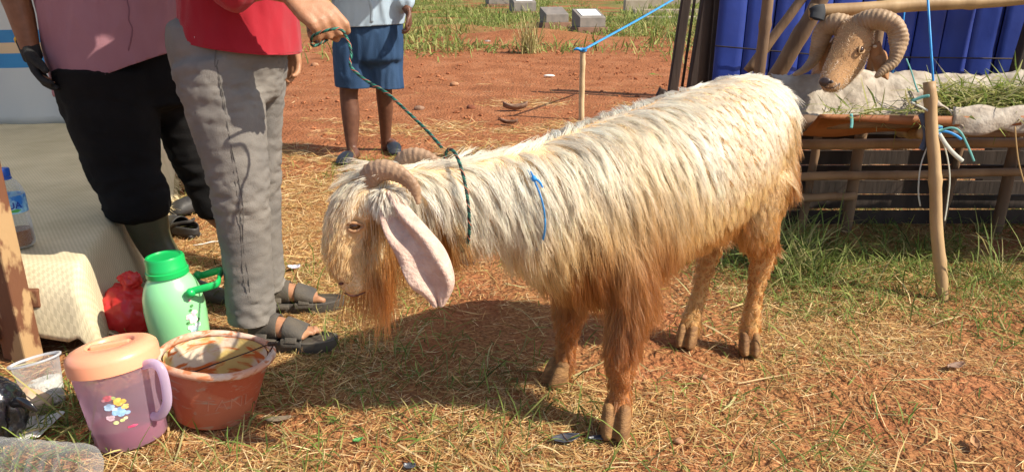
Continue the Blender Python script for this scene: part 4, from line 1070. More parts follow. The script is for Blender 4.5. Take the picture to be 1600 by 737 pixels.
obj('cloth', grid(40, 24, lambda u, v: V(-4.6 + u * 2.55, YB + .02 * math.sin(u * 21) + .012 * math.sin(u * 50 + v * 4), bz0 + v * 1.3)), banner_mat(YB), ban, solid=.004)
obj('pole', tube([(-4.6, YB + .03, bz0 + 1.31), (-2.0, YB + .03, bz0 + 1.31)], [.02, .02], 12), wood_d, ban)
for x in (-4.55, -2.02): obj('pole', tube([(x, YB + .05, 0), (x, YB + .05, 1.7)], [.022, .02], 12), wood_d, ban)
# post with chipped brown paint, nearest on the left
def paint_mat():
    m = mat('chipped_paint', (.15, .062, .032), .6, (.40, .26, .13), 13, detail=9, lo=.50, hi=.55, bump=.35, bscale=30, stretch=(1, 1, .45), spec=.35); return m
pm = paint_mat(); pb = G(38, 560)
post = thing('post_with_shade_roof', (pb.x, pb.y, 0), 'brown timber frame with chipped paint standing in front of the mat, carrying an added shade roof', 'frame')
Rz = Matrix.Rotation(-.42, 3, 'Z')
obj('post', box((pb.x, pb.y, 1.0), (.115, .060, 2.0), Rz), pm, post, smooth=False, bevel=.006)
obj('rail', box((pb.x - .62, pb.y - .12, .115), (1.16, .045, .085), Matrix.Rotation(.20, 3, 'Z')), pm, post, smooth=False, bevel=.005)
obj('rail', box((pb.x - .62, pb.y - .12, 1.5), (1.16, .045, .085), Matrix.Rotation(.20, 3, 'Z')), pm, post, smooth=False, bevel=.005)
obj('brace', box((pb.x + .03, pb.y + .16, .20), (.05, .30, .06), Matrix.Rotation(.15, 3, 'Z')), pm, post, smooth=False, bevel=.005)
tarp_r = mat('shade_roof_tarp', (.80, .80, .78), .6, bump=.1, bscale=20, translucent=.70)  # unseen roof added overhead to shade the mat and the mauve shirt
obj('added_shade_roof', grid(30, 24, lambda u, v: V(-4.6 + u * 4.65, 2.27 + v * 2.8, 1.95 - .05 * math.sin(u * 6.3 + 1) * math.sin(v * 3.1))), tarp_r, post, solid=.004)
for y_ in (2.29, 3.0, 3.8, 4.6): obj('shade_rafter', tube([(-4.6, y_, 1.99), (.03, y_, 1.99)], [.022, .018], 8), wood_d, post)
for y_ in (2.29, 4.6): obj('shade_strut', tube([(-1.6, y_, 1.45), (-.35, y_, 1.97)], [.018, .018], 8), wood_d, post)
for x_, y_ in ((-1.75, 4.62), (-3.9, 4.62)): obj('post', tube([(x_, y_, 0), (x_, y_, 2.0)], [.03, .03], 10), wood_d, post)  # rear posts added to carry the shade roof
obj('post', box((pb.x - 1.22, pb.y - .24, 1.0), (.115, .060, 2.0), Rz), pm, post, smooth=False, bevel=.006)

# ------------------------------------------------------------------ household things in the grass
def axis_frame(base, top):
    a = (Vector(top) - Vector(base)).normalized()
    q = V(0, 0, 1).rotation_difference(a)
    return Matrix.Translation(base) @ q.to_matrix().to_4x4(), (Vector(top) - Vector(base)).length
def prof_r(prof, z):
    for (r0, z0), (r1, z1) in zip(prof, prof[1:]):
        if z0 <= z <= z1: return r0 + (r1 - r0) * (z - z0) / max(1e-9, z1 - z0)
    return prof[-1][0]
def decal(prof, M, th, z, r, col_m, parent, name, squash=1.0, off=.0012, seed=0):
    """a flat printed patch lying on the wall of a turned vessel"""
    n = 30; vs = []; fs = []
    rr = [r * (1 + .13 * math.cos(5 * 2 * math.pi * k / n + seed)) for k in range(n)]
    def pt(dx, dz):
        R = prof_r(prof, z + dz) + off; a = th + dx / R
        return M @ V(R * math.cos(a), R * math.sin(a), z + dz)
    vs.append(pt(0, 0))
    for ring in (.55, 1.0):
        for k in range(n):
            a = 2 * math.pi * k / n; vs.append(pt(rr[k] * ring * math.cos(a), rr[k] * ring * math.sin(a) * squash))
    for k in range(n):
        k2 = (k + 1) % n; fs.append((0, 1 + k, 1 + k2)); fs.append((1 + k, 1 + n + k, 1 + n + k2, 1 + k2))
    return obj(name, (vs, fs), col_m, parent)
def flower(prof, M, th, z, r, col_m, parent, name, squash=1.0, seed=0):
    geos = []; rs = random.Random(int(seed * 1000))
    def patch(dx, dz, rr, off):
        n = 12; vs = []; fs = []
        def pt(x_, z_):
            zz = z + z_; R_ = prof_r(prof, zz) + off; a = th + x_ / R_; return M @ V(R_ * math.cos(a), R_ * math.sin(a), zz)
        vs.append(pt(dx, dz))
        for k_ in range(n):
            a = 2 * math.pi * k_ / n; vs.append(pt(dx + rr * math.cos(a), dz + rr * math.sin(a) * squash))
        for k_ in range(n): fs.append((0, 1 + k_, 1 + (k_ + 1) % n))
        return vs, fs
    if r < .009: geos.append(patch(0, 0, r, .0012))
    else:
        for j in range(6):
            a = j * 1.047 + rs.random(); geos.append(patch(r * .55 * math.cos(a), r * .55 * squash * math.sin(a), r * rs.uniform(.36, .52), .0011 + j * .00012))
        geos.append(patch(0, 0, r * .42, .0019))
    return obj(name, join(*geos), col_m, parent)
def printm(name, c): return mat('print_' + name, tuple(x * .75 for x in c), .45, tuple(min(1, x * 1.35 + .06) for x in c), 70)
def face_angle(M):
    """angle round the vessel's axis that faces the camera"""
    q = M.inverted() @ cam.location; return math.atan2(q.y, q.x)

# green thermos
tb, tt = G(290, 556), P(256, 399, 2.13); M, H = axis_frame(tb, tt)
th = thing('thermos_flask', tb, 'mint green vacuum flask with green screw cap and swing handle', 'thermos')
k = H / .29
bprof = [(.0, .0), (.084, .0), (.093, .006), (.099, .05), (.104, .11), (.105, .15), (.100, .185), (.088, .212), (.074, .228), (.066, .234), (.066, .240)]
bprof = [(r * .86, z * k) for r, z in bprof]
mint = mat('mint_plastic', (.26, .66, .30), .3, (.30, .72, .36), 3, spec=.5, coat=.3); grn = mat('green_plastic', (.01, .42, .10), .3, spec=.5)
tbody = obj('body', xform(lathe(bprof, 48), M), mint, th)
cp = [(.066, .238), (.071, .239), (.071, .252), (.067, .254), (.067, .262), (.065, .264), (.065, .284), (.061, .290), (.054, .2905), (.052, .287), (.0, .287)]
obj('cap', xform(lathe([(r * .88, z * k) for r, z in cp], 48), M), grn, th, autosmooth=40)
fa = face_angle(M)
hx = M.to_3x3() @ V(0, 0, 1); right = V(1, .25, 0).normalized(); top = M @ V(0, 0, .205 * k)
bw = V(-right.y, right.x, 0) * .86; right = right * .82
obj('handle', stube([top + right * .085 - bw * .085, top + right * .10 - bw * .085 + V(0, 0, .006), top + right * .175 - bw * .070 + V(0, 0, .016), top + right * .178 + V(0, 0, .018), top + right * .175 + bw * .070 + V(0, 0, .016), top + right * .10 + bw * .085, top + right * .085 + bw * .085],
                    [(.006, .012)] * 7, 5, 10, (0, 0, 1)), grn, th)
for sg in (-1, 1): obj('handle_pivot', tube([top + right * .085 + bw * sg * .078, top + right * .085 + bw * sg * .094], [.014, .014], 14), grn, th)
for dth, z, r, c_ in ((.62, .085, .016, (.80, .55, .62)), (.50, .095, .013, (.85, .62, .68)), (.70, .102, .012, (.75, .45, .55)), (.60, .058, .014, (.45, .66, .80)), (.75, .066, .012, (.60, .75, .85)), (.48, .066, .010, (.7, .8, .85)),
                       (.66, .122, .006, (.05, .22, .05)), (.58, .112, .006, (.06, .25, .06)), (.80, .080, .007, (.05, .2, .05)), (.42, .080, .006, (.06, .25, .06)), (.64, .138, .005, (.70, .3, .4)), (.56, .04, .006, (.05, .22, .05)), (.72, .045, .007, (.06, .2, .05))):
    flower(bprof, M, fa + dth - .12, (z + .040) * k, r, printm('petal', c_), tbody, 'flower_print', .8, seed=z * 100)

# plastic pitcher with peach lid and dark red drink in the bottom
pb_, pt_ = G(208, 684), P(170, 530, 1.70); M, H = axis_frame(pb_, pt_); k = H / .27
pit = thing('plastic_pitcher', pb_, 'purple tinted clear plastic pitcher with peach lid and flower print', 'pitcher')
pprof = [(.0, .003), (.082, .003), (.086, .008), (.090, .06), (.096, .13), (.102, .20), (.104, .212)]
pprof = [(r, z * k) for r, z in pprof]
clearp = clear_mat('pitcher_plastic', (.96, .88, .97), .34, .18, (.92, .66, .84), .5, .68); peach = mat('peach_plastic', (.84, .36, .21), .35, spec=.5, sss=.2)
pbod = obj('body', xform(lathe(pprof, 48), M), clearp, pit)
drink = mat('red_drink', (.16, .022, .045), .15, spec=.5)
obj('drink', xform(lathe([(.0, .006), (.080, .006), (.084, .012), (.0865, .056), (.0, .056)], 40), M @ Matrix.Scale(k, 4, (0, 0, 1))), drink, pit, autosmooth=40)
lp = [(.106, .205), (.109, .206), (.109, .235), (.107, .243), (.098, .252), (.082, .258), (.060, .262), (.056, .259), (.054, .252), (.0, .252)]
obj('lid', xform(lathe([(r, z * k) for r, z in lp], 48), M), peach, pit, autosmooth=50)
obj('lid_grip', xform(box((0, 0, .256 * k), (.094, .016, .014)), M @ Matrix.Rotation(.25, 4, 'Z')), peach, pit, smooth=False, bevel=.004)
hm = clear_mat('pitcher_handle', (.85, .78, .92), .60, .25, (.80, .68, .86))
hd_ = M.to_3x3().inverted() @ V(.93, -.36, 0); ha = math.atan2(hd_.y, hd_.x)
def cyl(a, r, z): return M @ V(r * math.cos(a), r * math.sin(a), z * k)
obj('handle', stube([cyl(ha, .100, .205), cyl(ha, .135, .212), cyl(ha, .158, .195), cyl(ha, .160, .15), cyl(ha, .150, .105), cyl(ha, .118, .072), cyl(ha, .092, .068)], [(.012, .010)] * 7, 5, 10, (0, 1, 0)), hm, pit)
fa = face_angle(M)
for dth, z, r, c_ in ((-.34, .152, .0115, (.70, .12, .17)), (-.10, .138, .015, (.85, .52, .05)), (-.16, .112, .018, (.25, .50, .85)), (-.36, .128, .013, (.38, .58, .85)), (-.40, .100, .011, (.80, .55, .65)), (.0, .122, .010, (.85, .6, .15)), (.02, .105, .007, (.25, .42, .75)), (-.30, .085, .007, (.55, .62, .25)), (-.14, .088, .006, (.5, .6, .2)),
                       (-.22, .150, .006, (.5, .6, .2)), (-.44, .148, .006, (.65, .25, .3)), (-.05, .092, .005, (.7, .65, .3)), (-.25, .120, .007, (.8, .8, .75))):
    flower(pprof, M, fa + dth, z * k, r, printm('petal', tuple(.8 * x_ + .05 for x_ in c_)), pbod, 'flower_print', .75, seed=z * 90)
decal(pprof, M, fa + .06, .066 * k, .012, printm('mark', (.65, .06, .16)), pbod, 'maker_mark', .28)

# mortar bucket smeared with orange
bb, bt_ = G(337, 647), P(338, 551, 1.80); M, H = axis_frame(bb, bt_)
buc = thing('mortar_bucket', bb, 'dirty orange mortar bucket smeared inside with white and orange paint', 'bucket')
def bucket_mat(name, a, b_, c_, sc, thr=.50):
    m = mat(name, a, .75, b_, sc, lo=.46, hi=.54, bump=.3, bscale=40, spec=.25); nt = m.node_tree; bs_ = nt.nodes['Principled BSDF']
    src = bs_.inputs['Base Color'].links[0].from_socket
    tc = nt.nodes.new('ShaderNodeTexCoord'); mp = nt.nodes.new('ShaderNodeMapping'); mp.inputs['Scale'].default_value = (1, 1, 3.5); nt.links.new(tc.outputs['Object'], mp.inputs[0])
    n = nt.nodes.new('ShaderNodeTexNoise'); n.inputs['Scale'].default_value = sc * 1.7; n.inputs['Detail'].default_value = 8; n.inputs['Distortion'].default_value = .6; nt.links.new(mp.outputs[0], n.inputs['Vector'])
    r = nt.nodes.new('ShaderNodeValToRGB'); r.color_ramp.elements[0].position = thr; r.color_ramp.elements[1].position = thr + .10; nt.links.new(n.outputs['Fac'], r.inputs['Fac'])
    mx = nt.nodes.new('ShaderNodeMix'); mx.data_type = 'RGBA'; mx.inputs[7].default_value = (*c_, 1); nt.links.new(r.outputs['Color'], mx.inputs[0]); nt.links.new(src, mx.inputs[6]); nt.links.new(mx.outputs[2], bs_.inputs['Base Color'])
    return m
rO, rB = .142, .102
oprof = [(.0, .002), (rB - .01, .002), (rB, .010), (rB + (rO - rB) * .45, H * .5), (rO - .004, H - .012)]
obj('shell', xform(lathe(oprof, 56), M), bucket_mat('bucket_outside', (.40, .095, .045), (.44, .14, .075), (.38, .24, .17), 11, .57), buc)
obj('inside', xform(lathe([(.0, .012), (rB - .008, .014), (rB + (rO - rB) * .45 - .006, H * .5), (rO - .010, H - .006)], 56), M), bucket_mat('bucket_inside', (.62, .52, .40), (.58, .44, .16), (.52, .13, .03), 9), buc)
ring = [M @ V((rO + .004) * math.cos(a), (rO + .004) * math.sin(a), H - .004 + .0035 * math.sin(3 * a + 1)) for a in np.linspace(0, 2 * math.pi, 57)[:-1]]
obj('rim', tube(ring + [ring[0]], [(.010, .011)] * 57, 10, (0, 0, 1), caps=False), bucket_mat('bucket_rim', (.55, .30, .20), (.62, .46, .36), (.45, .16, .07), 14), buc)
wire = mat('rusty_wire', (.06, .035, .025), .6, metal=.5)
hp = [P(297, 583, 1.69), P(340, 567, 1.71), P(385, 551, 1.74), P(424, 537, 1.79), P(420, 552, 1.83), P(408, 570, 1.84)]
obj('wire_handle', stube(hp, [.0018] * 6, 5, 6), wire, buc)
for q in (P(297, 583, 1.685), P(425, 537, 1.80)): obj('handle_lug', xform(box((0, 0, 0), (.022, .012, .008)), Matrix.Translation(q)), wire, buc, smooth=False)
obj('paint_residue', xform(lathe([(.0, .022), (.07, .020), (rB - .008, .030)], 40), M), mat('ochre_paint', (.50, .36, .05), .4, (.40, .10, .03), 14), buc)
# raised letters on the wall of the bucket
fa = face_angle(M)
cu = bpy.data.curves.new('TANI', 'FONT'); cu.body = 'TANI'; cu.size = .052; cu.align_x = 'CENTER'; cu.align_y = 'CENTER'; cu.extrude = .0012; cu.offset = -.0012
to = bpy.data.objects.new('tmp', cu); link(to); dg = bpy.context.evaluated_depsgraph_get(); tm = bpy.data.meshes.new_from_object(to.evaluated_get(dg)); bpy.data.objects.remove(to)
def wrap(tm, M, prof, fa, zc, off, sx=1.0):
    vs = []
    for v in tm.vertices:
        z = zc + v.co.y; R = prof_r(prof, z) + off + v.co.z; a = fa + v.co.x * sx / R
        vs.append(M @ V(R * math.cos(a), R * math.sin(a), z))
    return vs, [tuple(p_.vertices) for p_ in tm.polygons]
obj('raised_lettering', wrap(tm, M, oprof, fa + .22, H * .46, .0003), mat('bucket_letter', (.48, .20, .125), .7), buc, smooth=False)

# clear measuring cup of white grains
cb_, ct_ = G(77, 634), P(54, 562, 1.85); M, H = axis_frame(cb_, ct_); k = H / .14
cup = thing('plastic_cup', cb_, 'clear tapered plastic cup half full of white grains', 'cup')
cl = clear_mat('cup_plastic', (.93, .94, .95), .12, .12)
obj('wall', xform(lathe([(.0, .002), (.040, .002), (.043, .006), (.060, .14 * k)], 36), M), cl, cup)
obj('rim', xform(lathe([(.0595, .136 * k), (.066, .137 * k), (.067, .142 * k), (.060, .143 * k), (.0595, .136 * k)], 36), M), clear_mat('cup_rim', (.8, .82, .9), .55, .2), cup)
gr = remesh(xform(lathe([(.0, .008), (.038, .008), (.042, .012), (.0505, .078 * k), (.035, .082 * k), (.0, .076 * k)], 36), M), .004, 1); wrinkle(gr, .003, 160, 2)
obj('white_grains', gr, mat('grains', (.80, .78, .72), .7, (.62, .58, .50), 120, bump=.6, bscale=300), cup)

# half-full water bottle standing on the mat
wb = G(34, 384, ZT + .006); M = Matrix.Translation(wb) @ Matrix.Rotation(-.03, 4, 'Y')
bot = thing('water_bottle', wb, 'clear plastic water bottle with blue cap, blue label and brown liquid', 'bottle')
wprof = [(.0, .004), (.026, .0), (.032, .006), (.034, .02), (.033, .03), (.034, .05), (.0335, .10), (.034, .15), (.032, .168), (.022, .188), (.0145, .198), (.0135, .206)]
sc_ = 1.18; wprof = [(r * sc_ * 1.12, z * sc_) for r, z in wprof]
pet = clear_mat('bottle_plastic', (.90, .94, .96), .10, .08)
obj('wall', xform(lathe(wprof, 36), M), pet, bot)
obj('brown_liquid', xform(lathe([(.0, .006), (.034, .007), (.041, .02), (.0405, .06), (.0, .06)], 30), M), mat('brown_liquid', (.17, .055, .012), .1, spec=.5), bot, autosmooth=40)
obj('cap', xform(lathe([(.0175, .238), (.0195, .240), (.0195, .262), (.018, .266), (.0, .266)], 30), M), mat('blue_cap', (.01, .09, .48), .35), bot, autosmooth=40)
obj('neck_ring', xform(lathe([(.0165, .228), (.0205, .230), (.0205, .236), (.0165, .238)], 30), M), mat('blue_cap_ring', (.01, .09, .48), .35), bot, autosmooth=40)
lz0, lz1 = .120, .178
lab = obj('label', xform(lathe([(prof_r(wprof, z) + .001, z) for z in np.linspace(lz0, lz1, 6)], 36), M), mat('label_print', (.02, .18, .62), .4, (.30, .62, .82), 26, lo=.42, hi=.55), bot)
fa = face_angle(M)
cu = bpy.data.curves.new('AQUA', 'FONT'); cu.body = 'AQUA'; cu.size = .030; cu.align_x = 'CENTER'; cu.align_y = 'CENTER'; cu.extrude = .0002; cu.offset = .0006
to = bpy.data.objects.new('tmp', cu); link(to); dg = bpy.context.evaluated_depsgraph_get(); tm2 = bpy.data.meshes.new_from_object(to.evaluated_get(dg)); bpy.data.objects.remove(to)
obj('lettering', wrap(tm2, M, wprof, fa - .30, .147, .0017), mat('label_letter', (.01, .05, .35), .4), lab, smooth=False)
decal(wprof, M, fa + .15, .130, .016, mat('label_leaf', (.08, .42, .10), .4), lab, 'leaf_print', .3, .0016)

# crumpled bags
def crumple(c, r, seed, amp, knot=None, vox=.006, flat=True, scale=14):
    g = [ball(c, r, 24, 16)]
    if knot: g += knot
    me = remesh(join(*g), vox, 2); wrinkle(me, amp, scale, seed, (1, 1, .6), True); wrinkle(me, amp * .5, scale * 2.6, seed + 3, (1, 1, .7), True)
    if flat:
        for v in me.vertices: v.co.z = max(v.co.z, .003)
    return me
rb = G(205, 522)
bag = thing('red_plastic_bag', (rb.x, rb.y, 0), 'knotted thin red plastic bag leaning against the green flask', 'bag')
redp = mat('red_film', (.78, .035, .040), .22, (.84, .09, .08), 10, spec=.7, translucent=.45)
c0 = V(rb.x - .015, rb.y + .03, .075)
kt = P(205, 440, rb.y + .03)
obj('pouch', crumple(c0, (.095, .085, .085), 5, .010, [stube([c0 + V(0, 0, .05), c0.lerp(kt, .7), kt], [.06, .032, .022], 4, 14)]), redp, bag)
me_ = crumple(kt + V(0, 0, .006), (.030, .024, .026), 21, .010, [stube([kt, kt + V(-.022, -.004, .016), kt + V(-.034, -.006, .014)], [.016, .013, .006], 4, 10), stube([kt, kt + V(.020, -.004, .018), kt + V(.034, -.004, .026)], [.016, .012, .005], 4, 10)], .004, False, 40)
obj('knotted_top', me_, redp, bag)
bk = G(2, 690)
bag2 = thing('black_plastic_bag', (bk.x, bk.y, 0), 'crumpled shiny black plastic bag with a twisted end', 'bag')
blackp = mat('black_film', (.010, .010, .013), .22, spec=.7)
c0 = V(bk.x - .02, bk.y, .085)
obj('pouch', crumple(c0, (.085, .08, .10), 9, .014), blackp, bag2)
obj('twisted_end', stube([P(18, 632, bk.y - .03), P(32, 628, bk.y - .05), P(46, 634, bk.y - .06), P(58, 642, bk.y - .06)], [(.010, .004), (.016, .006), (.013, .006), (.004, .003)], 5, 10), blackp, bag2)
bgq = G(38, 650)
me_ = crumple(V(bgq.x - .01, bgq.y + .02, .035), (.075, .06, .045), 14, .010)
tag(obj('crumpled_bag', me_, mat('beige_film', (.50, .38, .27), .5, (.40, .27, .18), 12, spec=.4), None), 'crumpled beige plastic bag lying behind the black bag', 'bag')
q0 = G(52, 672)
def paper(u, v): return q0 + V((u - .5) * .11, (v - .5) * .12, .012 + .012 * noise.noise(V(u * 4, v * 4, 5)) + .018 * abs(u - .5))
tag(obj('white_paper', grid(14, 14, paper), mat('paper', (.72, .70, .68), .7), None, solid=.001), 'creased white paper scrap lying between the cup and black bag', 'paper')
# big clear bottle lying down in the corner
lb0, lb1 = G(-60, 752), G(150, 770)
lb0.z = lb1.z = .062
M, H = axis_frame(lb1 + V(.0, 0, 0), lb0)
lpf = [(.0, .004), (.045, .0), (.056, .012), (.060, .03)]
zc = .03
while zc < .30: lpf += [(.0605, zc + .008), (.0605, zc + .020), (.0550, zc + .026), (.0550, zc + .030)]; zc += .034
lpf += [(.055, .335), (.030, .375), (.016, .39), (.016, .41)]
lbt = thing('lying_bottle', (lb1.x, lb1.y, 0), 'large ribbed clear plastic bottle lying on its side in the grass', 'bottle')
obj('wall', xform(lathe(lpf, 40), M), clear_mat('big_bottle_plastic', (.95, .96, .97), .02, .06, (.80, .84, .86), .42, .2), lbt)
obj('cap', xform(lathe([(.017, .405), (.020, .406), (.020, .424), (.0, .426)], 24), M), mat('lying_cap', (.02, .10, .40), .4), lbt, autosmooth=40)

# black rubber clogs by the boots
clog_m = mat('clog_rubber', (.018, .018, .020), .55, (.035, .033, .032), 20, bump=.15, bscale=90, spec=.4)
def clog(toe, heel, label):
    toe, heel = Vector(toe), Vector(heel); d = (toe - heel).normalized(); s = V(-d.y, d.x, 0); L = (toe - heel).length; k = L / .28
    t = thing('rubber_clog', ((toe.x + heel.x) / 2, (toe.y + heel.y) / 2, 0), label, 'clog', 'black rubber clogs on the bare soil')
    h = heel.copy()
    sole = join(stube([h + V(0, 0, .016) + d * .015, h + d * .10 * k + V(0, 0, .016), h + d * .19 * k + V(0, 0, .016), h + d * .27 * k + V(0, 0, .018)], [(.036, .014), (.038, .014), (.050, .014), (.038, .014)], 4, 16, (0, 0, 1)))
    obj('sole', remesh(sole, .006, 2), clog_m, t)
    def upper(u, v):                                                        # dome over the toes, open behind
        a = math.pi * u; ff = .43 + .55 * v; w = .052 * (1 - max(0, (v - .55) / .45) ** 2.4 * .8); hh = .075 * (1 - .2 * v) * (1 - max(0, (v - .5) / .5) ** 2 * .92)
        return h + d * (ff * L) + s * math.cos(a) * w + V(0, 0, .016 + hh * math.sin(a) ** .7 if 0 < u < 1 else .016)
    obj('upper', grid(18, 14, upper), clog_m, t, solid=.005)
    obj('heel_wall', grid(20, 4, lambda u, v: h + d * (.44 * L) + (d * (-math.sin(math.pi * u) * .42 * L) + s * math.cos(math.pi * u) * .050) + V(0, 0, .02 + v * (.032 + .012 * abs(math.cos(math.pi * u))))), clog_m, t, solid=.005)
    obj('heel_strap', stube([h + d * .44 * L + s * .053 + V(0, 0, .050), h + d * .30 * L + s * .052 + V(0, 0, .075), h + d * .12 * L + V(0, 0, .085), h + d * .30 * L - s * .052 + V(0, 0, .075), h + d * .44 * L - s * .053 + V(0, 0, .050)], [(.003, .008)] * 5, 5, 8, (0, 0, 1)), clog_m, t)
clog(G(262, 342), G(338, 322), 'black rubber clog lying further back, half behind the grey jeans')
clog(G(252, 358), G(310, 374), 'black rubber clog lying nearer, behind the green rubber boot')

# ------------------------------------------------------------------ livestock pen
bam = mat('bamboo', (.46, .31, .155), .55, (.30, .185, .085), 7, bump=.15, bscale=50, stretch=(1, 1, .3), spec=.35)
bam_mid = mat('tan_bamboo', (.36, .225, .12), .65, (.24, .14, .07), 8, bump=.25, bscale=40, stretch=(1, 1, .3))
bam_old = mat('weathered_bamboo', (.24, .15, .085), .7, (.14, .085, .05), 9, bump=.3, bscale=40, stretch=(1, 1, .3))
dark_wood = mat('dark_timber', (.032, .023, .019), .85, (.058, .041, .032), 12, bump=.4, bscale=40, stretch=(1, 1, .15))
def bamboo(a, b, r0, r1=None, node=.27, bow=0.0, seed=0):
    a, b = Vector(a), Vector(b); r1 = r1 or r0; L = (b - a).length; n = max(6, int(L / .03)); pts, rad = [], []
    for i in range(n + 1):
        t = i / n; d = t * L + seed * .11; ph = abs((d / node) % 1 - .5) * 2            # 1 at a joint
        p_ = a.lerp(b, t) + V(0, 0, bow * math.sin(math.pi * t)) + V(noise.noise(V(t * 4, seed, 0)), noise.noise(V(t * 4, seed, 7)), noise.noise(V(t * 4, seed, 3))) * .006
        pts.append(p_); rad.append((r0 + (r1 - r0) * t) * (1 + .20 * max(0, ph - .88) / .12 + .03 * noise.noise(V(t * L * 9, seed, 5))))
    return tube(pts, rad, 12, (0, .31, 1), round_caps=False)
pen = thing('livestock_pen', (2.0, 3.3, 0), 'bamboo livestock pen with blue sheet wall and feeding trough', 'pen')
YR = 2.80
zr = P(1350, 190, YR).z
fp0, fp1 = G(1474, 470), P(1452, 128, 2.76)
obj('corner_post', bamboo(fp0 + V(0, 0, -.03), fp1, .0225, .021, .30, 0, 1), bam, pen)
obj('front_rail', bamboo(P(1222, 192, YR + .12), P(1450, 189, YR), .026, .026, .31, 0, 2), bam_old, pen)
obj('front_rail', bamboo(P(1462, 205, YR + .02), V(3.35, YR + .05, zr - .02), .024, .026, .31, 0, 3), bam_old, pen)
obj('cross_rail', bamboo(P(1445, 208, 2.74), P(1408, 207, 3.30), .024, .024, .4, 0, 4), bam, pen)
for px0, py0, px1, py1, Y, r in ((1236, 226, 1700, 222, 3.30, .024), (1228, 277, 1720, 266, 3.32, .020), (1228, 310, 1336, 306, 3.34, .019)):
    obj('lower_rail', bamboo(P(px0, py0, Y), P(px1, py1, Y), r, r * .9, .3, 0, px0), bam_mid, pen)
obj('top_bar', bamboo(P(1268, 19, 3.22), P(1700, -8, 3.22), .029, .025, .33, 0, 6), bam, pen)
obj('slanted_pole', bamboo(P(1168, 112, 3.5), P(1282, -40, 3.5), .023, .021, .3, 0, 7), bam_old, pen)
obj('slanted_pole', bamboo(P(1196, 150, 3.62), P(1310, -50, 3.55), .040, .036, .4, 0, 8), bam_old, pen)
for x, Y in ((1.12, 3.42), (1.62, 3.40), (2.35, 3.40), (3.35, 3.40), (3.40, 2.85)):
    obj('upright', bamboo(V(x, Y, -.02), V(x + .02, Y, 1.75 if Y > 3 else .75), .026, .024, .3, 0, x * 9), bam_old, pen)
for x in (1.42, 2.1, 2.9): obj('upright', bamboo(V(x, 3.44, -.02), V(x + .03, 3.44, .62), .020, .018, .3, 0, x * 7), bam_old, pen)
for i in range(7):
    z = .05 + i * .075; obj('shade_board', box((2.28, 3.50 + .012 * (i % 2), z), (2.30, .018, .066), Matrix.Rotation(.004 * (i % 3 - 1), 3, 'Y')), dark_wood, pen, smooth=False)  # dark boards added for the shaded clutter under the trough, hiding the ram's legs
# blue ribbed sheets at the back
blue_sheet = mat('blue_plastic_sheet', (.014, .034, .22), .45, (.020, .050, .30), 4, bump=.3, bscale=9, spec=.45)
px = P(1112, 118, 4.42).x; w_ = .165
for i in range(14):
    x0 = px + i * w_; tl = .004 * math.sin(i * 2.3)
    jw = .006 * math.sin(i * 4.1); prof = [(.002, .006), (.006, .0), (.05 + jw, .002), (.085, -.002 + jw * .5), (.12, .001), (.157, .0), (.161, .006)]
    vs = []; 
    zs_ = np.linspace(.34, 1.95, 12)
    for z in zs_:
        for dx, dy in prof: vs.append(V(x0 + dx + (z - .34) * .02, 4.42 + dy + tl + (z - .34) * .02 + .009 * noise.noise(V((x0 + dx) * 9, z * 3.2, 4)), z))
    fs = [(r * 7 + c, r * 7 + c + 1, (r + 1) * 7 + c + 1, (r + 1) * 7 + c) for r in range(11) for c in range(6)]
    obj('wall_panel', (vs, fs), blue_sheet, pen, solid=.004)
obj('wall_backing', box((px + 7 * w_ + .01, 4.475, 1.14), (14 * w_ + .03, .012, 1.58), Matrix.Rotation(-.02, 3, 'X')), dark_wood, pen, smooth=False)
obj('wall_batten', tube([V(px - .02, 4.51, .34), V(px + 14 * w_, 4.51, .34)], [.02, .02], 8), dark_wood, pen)
obj('wall_batten', tube([V(px - .02, 4.53, 1.45), V(px + 14 * w_, 4.53, 1.45)], [.02, .02], 8), dark_wood, pen)
obj('wall_cord', tube([P(1118, 72, 4.385), P(1300, 88, 4.39), P(1720, 94, 4.39)], [.004, .004, .004], 6), dark_wood, pen)
obj('dark_fill_board', box((3.02, 4.18, .95), (.42, .06, 1.9), Matrix.Rotation(.10, 3, 'Y')), dark_wood, pen, smooth=False, bevel=.01)  # dark board added to fill the dark area at the right end
for x in (px - .02, px + 14 * w_ + .03): obj('wall_post', tube([V(x, 4.56, 0), V(x + .02, 4.56, 2.0)], [.035, .032], 10), dark_wood, pen)
# trough: orange tarpaulin outside, white sacking inside
tarp = mat('brown_tarp', (.38, .155, .055), .6, (.30, .11, .042), 6, bump=.25, bscale=30, spec=.3, translucent=.15)
def trough(u, v):
    x = 1.16 + u * 2.15; t = v
    y = YR + .03 + t * .44; sag = .125 * math.sin(math.pi * min(1, t * 1.15)) ** 1.0 + .02 * noise.noise(V(x * 5, t * 4, 1))
    z = zr + .005 + t * .060 - sag * .9 + .012 * math.sin(x * 9)
    if t < .10: y = YR - .026 + .03 * t; z = zr + .035 - (.10 - t) * .5 * (.6 + .4 * math.sin(x * 4 + 1))
    return V(x, y, z)
obj('trough_tarpaulin', grid(70, 26, trough), tarp, pen, solid=.003)
sack = mat('white_sacking', (.45, .40, .33), .65, (.25, .20, .15), 11, bump=.9, bscale=24, spec=.35)
def lining(u, v):
    x = 1.13 + u * 2.2; q = trough(u, .12 + .88 * v); n_ = noise.noise(V(x * 6, v * 6, 4)) * .022 + (.5 - abs(noise.noise(V(x * 10, v * 5, 8)))) * .020 + (.5 - abs(noise.noise(V(x * 31 + v * 4, v * 8, 3)))) * .014
    zz = q.z + .016 + n_ + .040 * float(sm(.62, 1.0, np.array(v)))
    return V(x, q.y + .01 * noise.noise(V(x * 9, v * 5, 2)), zz)
obj('trough_lining', grid(170, 46, lining), sack, pen, solid=.003)
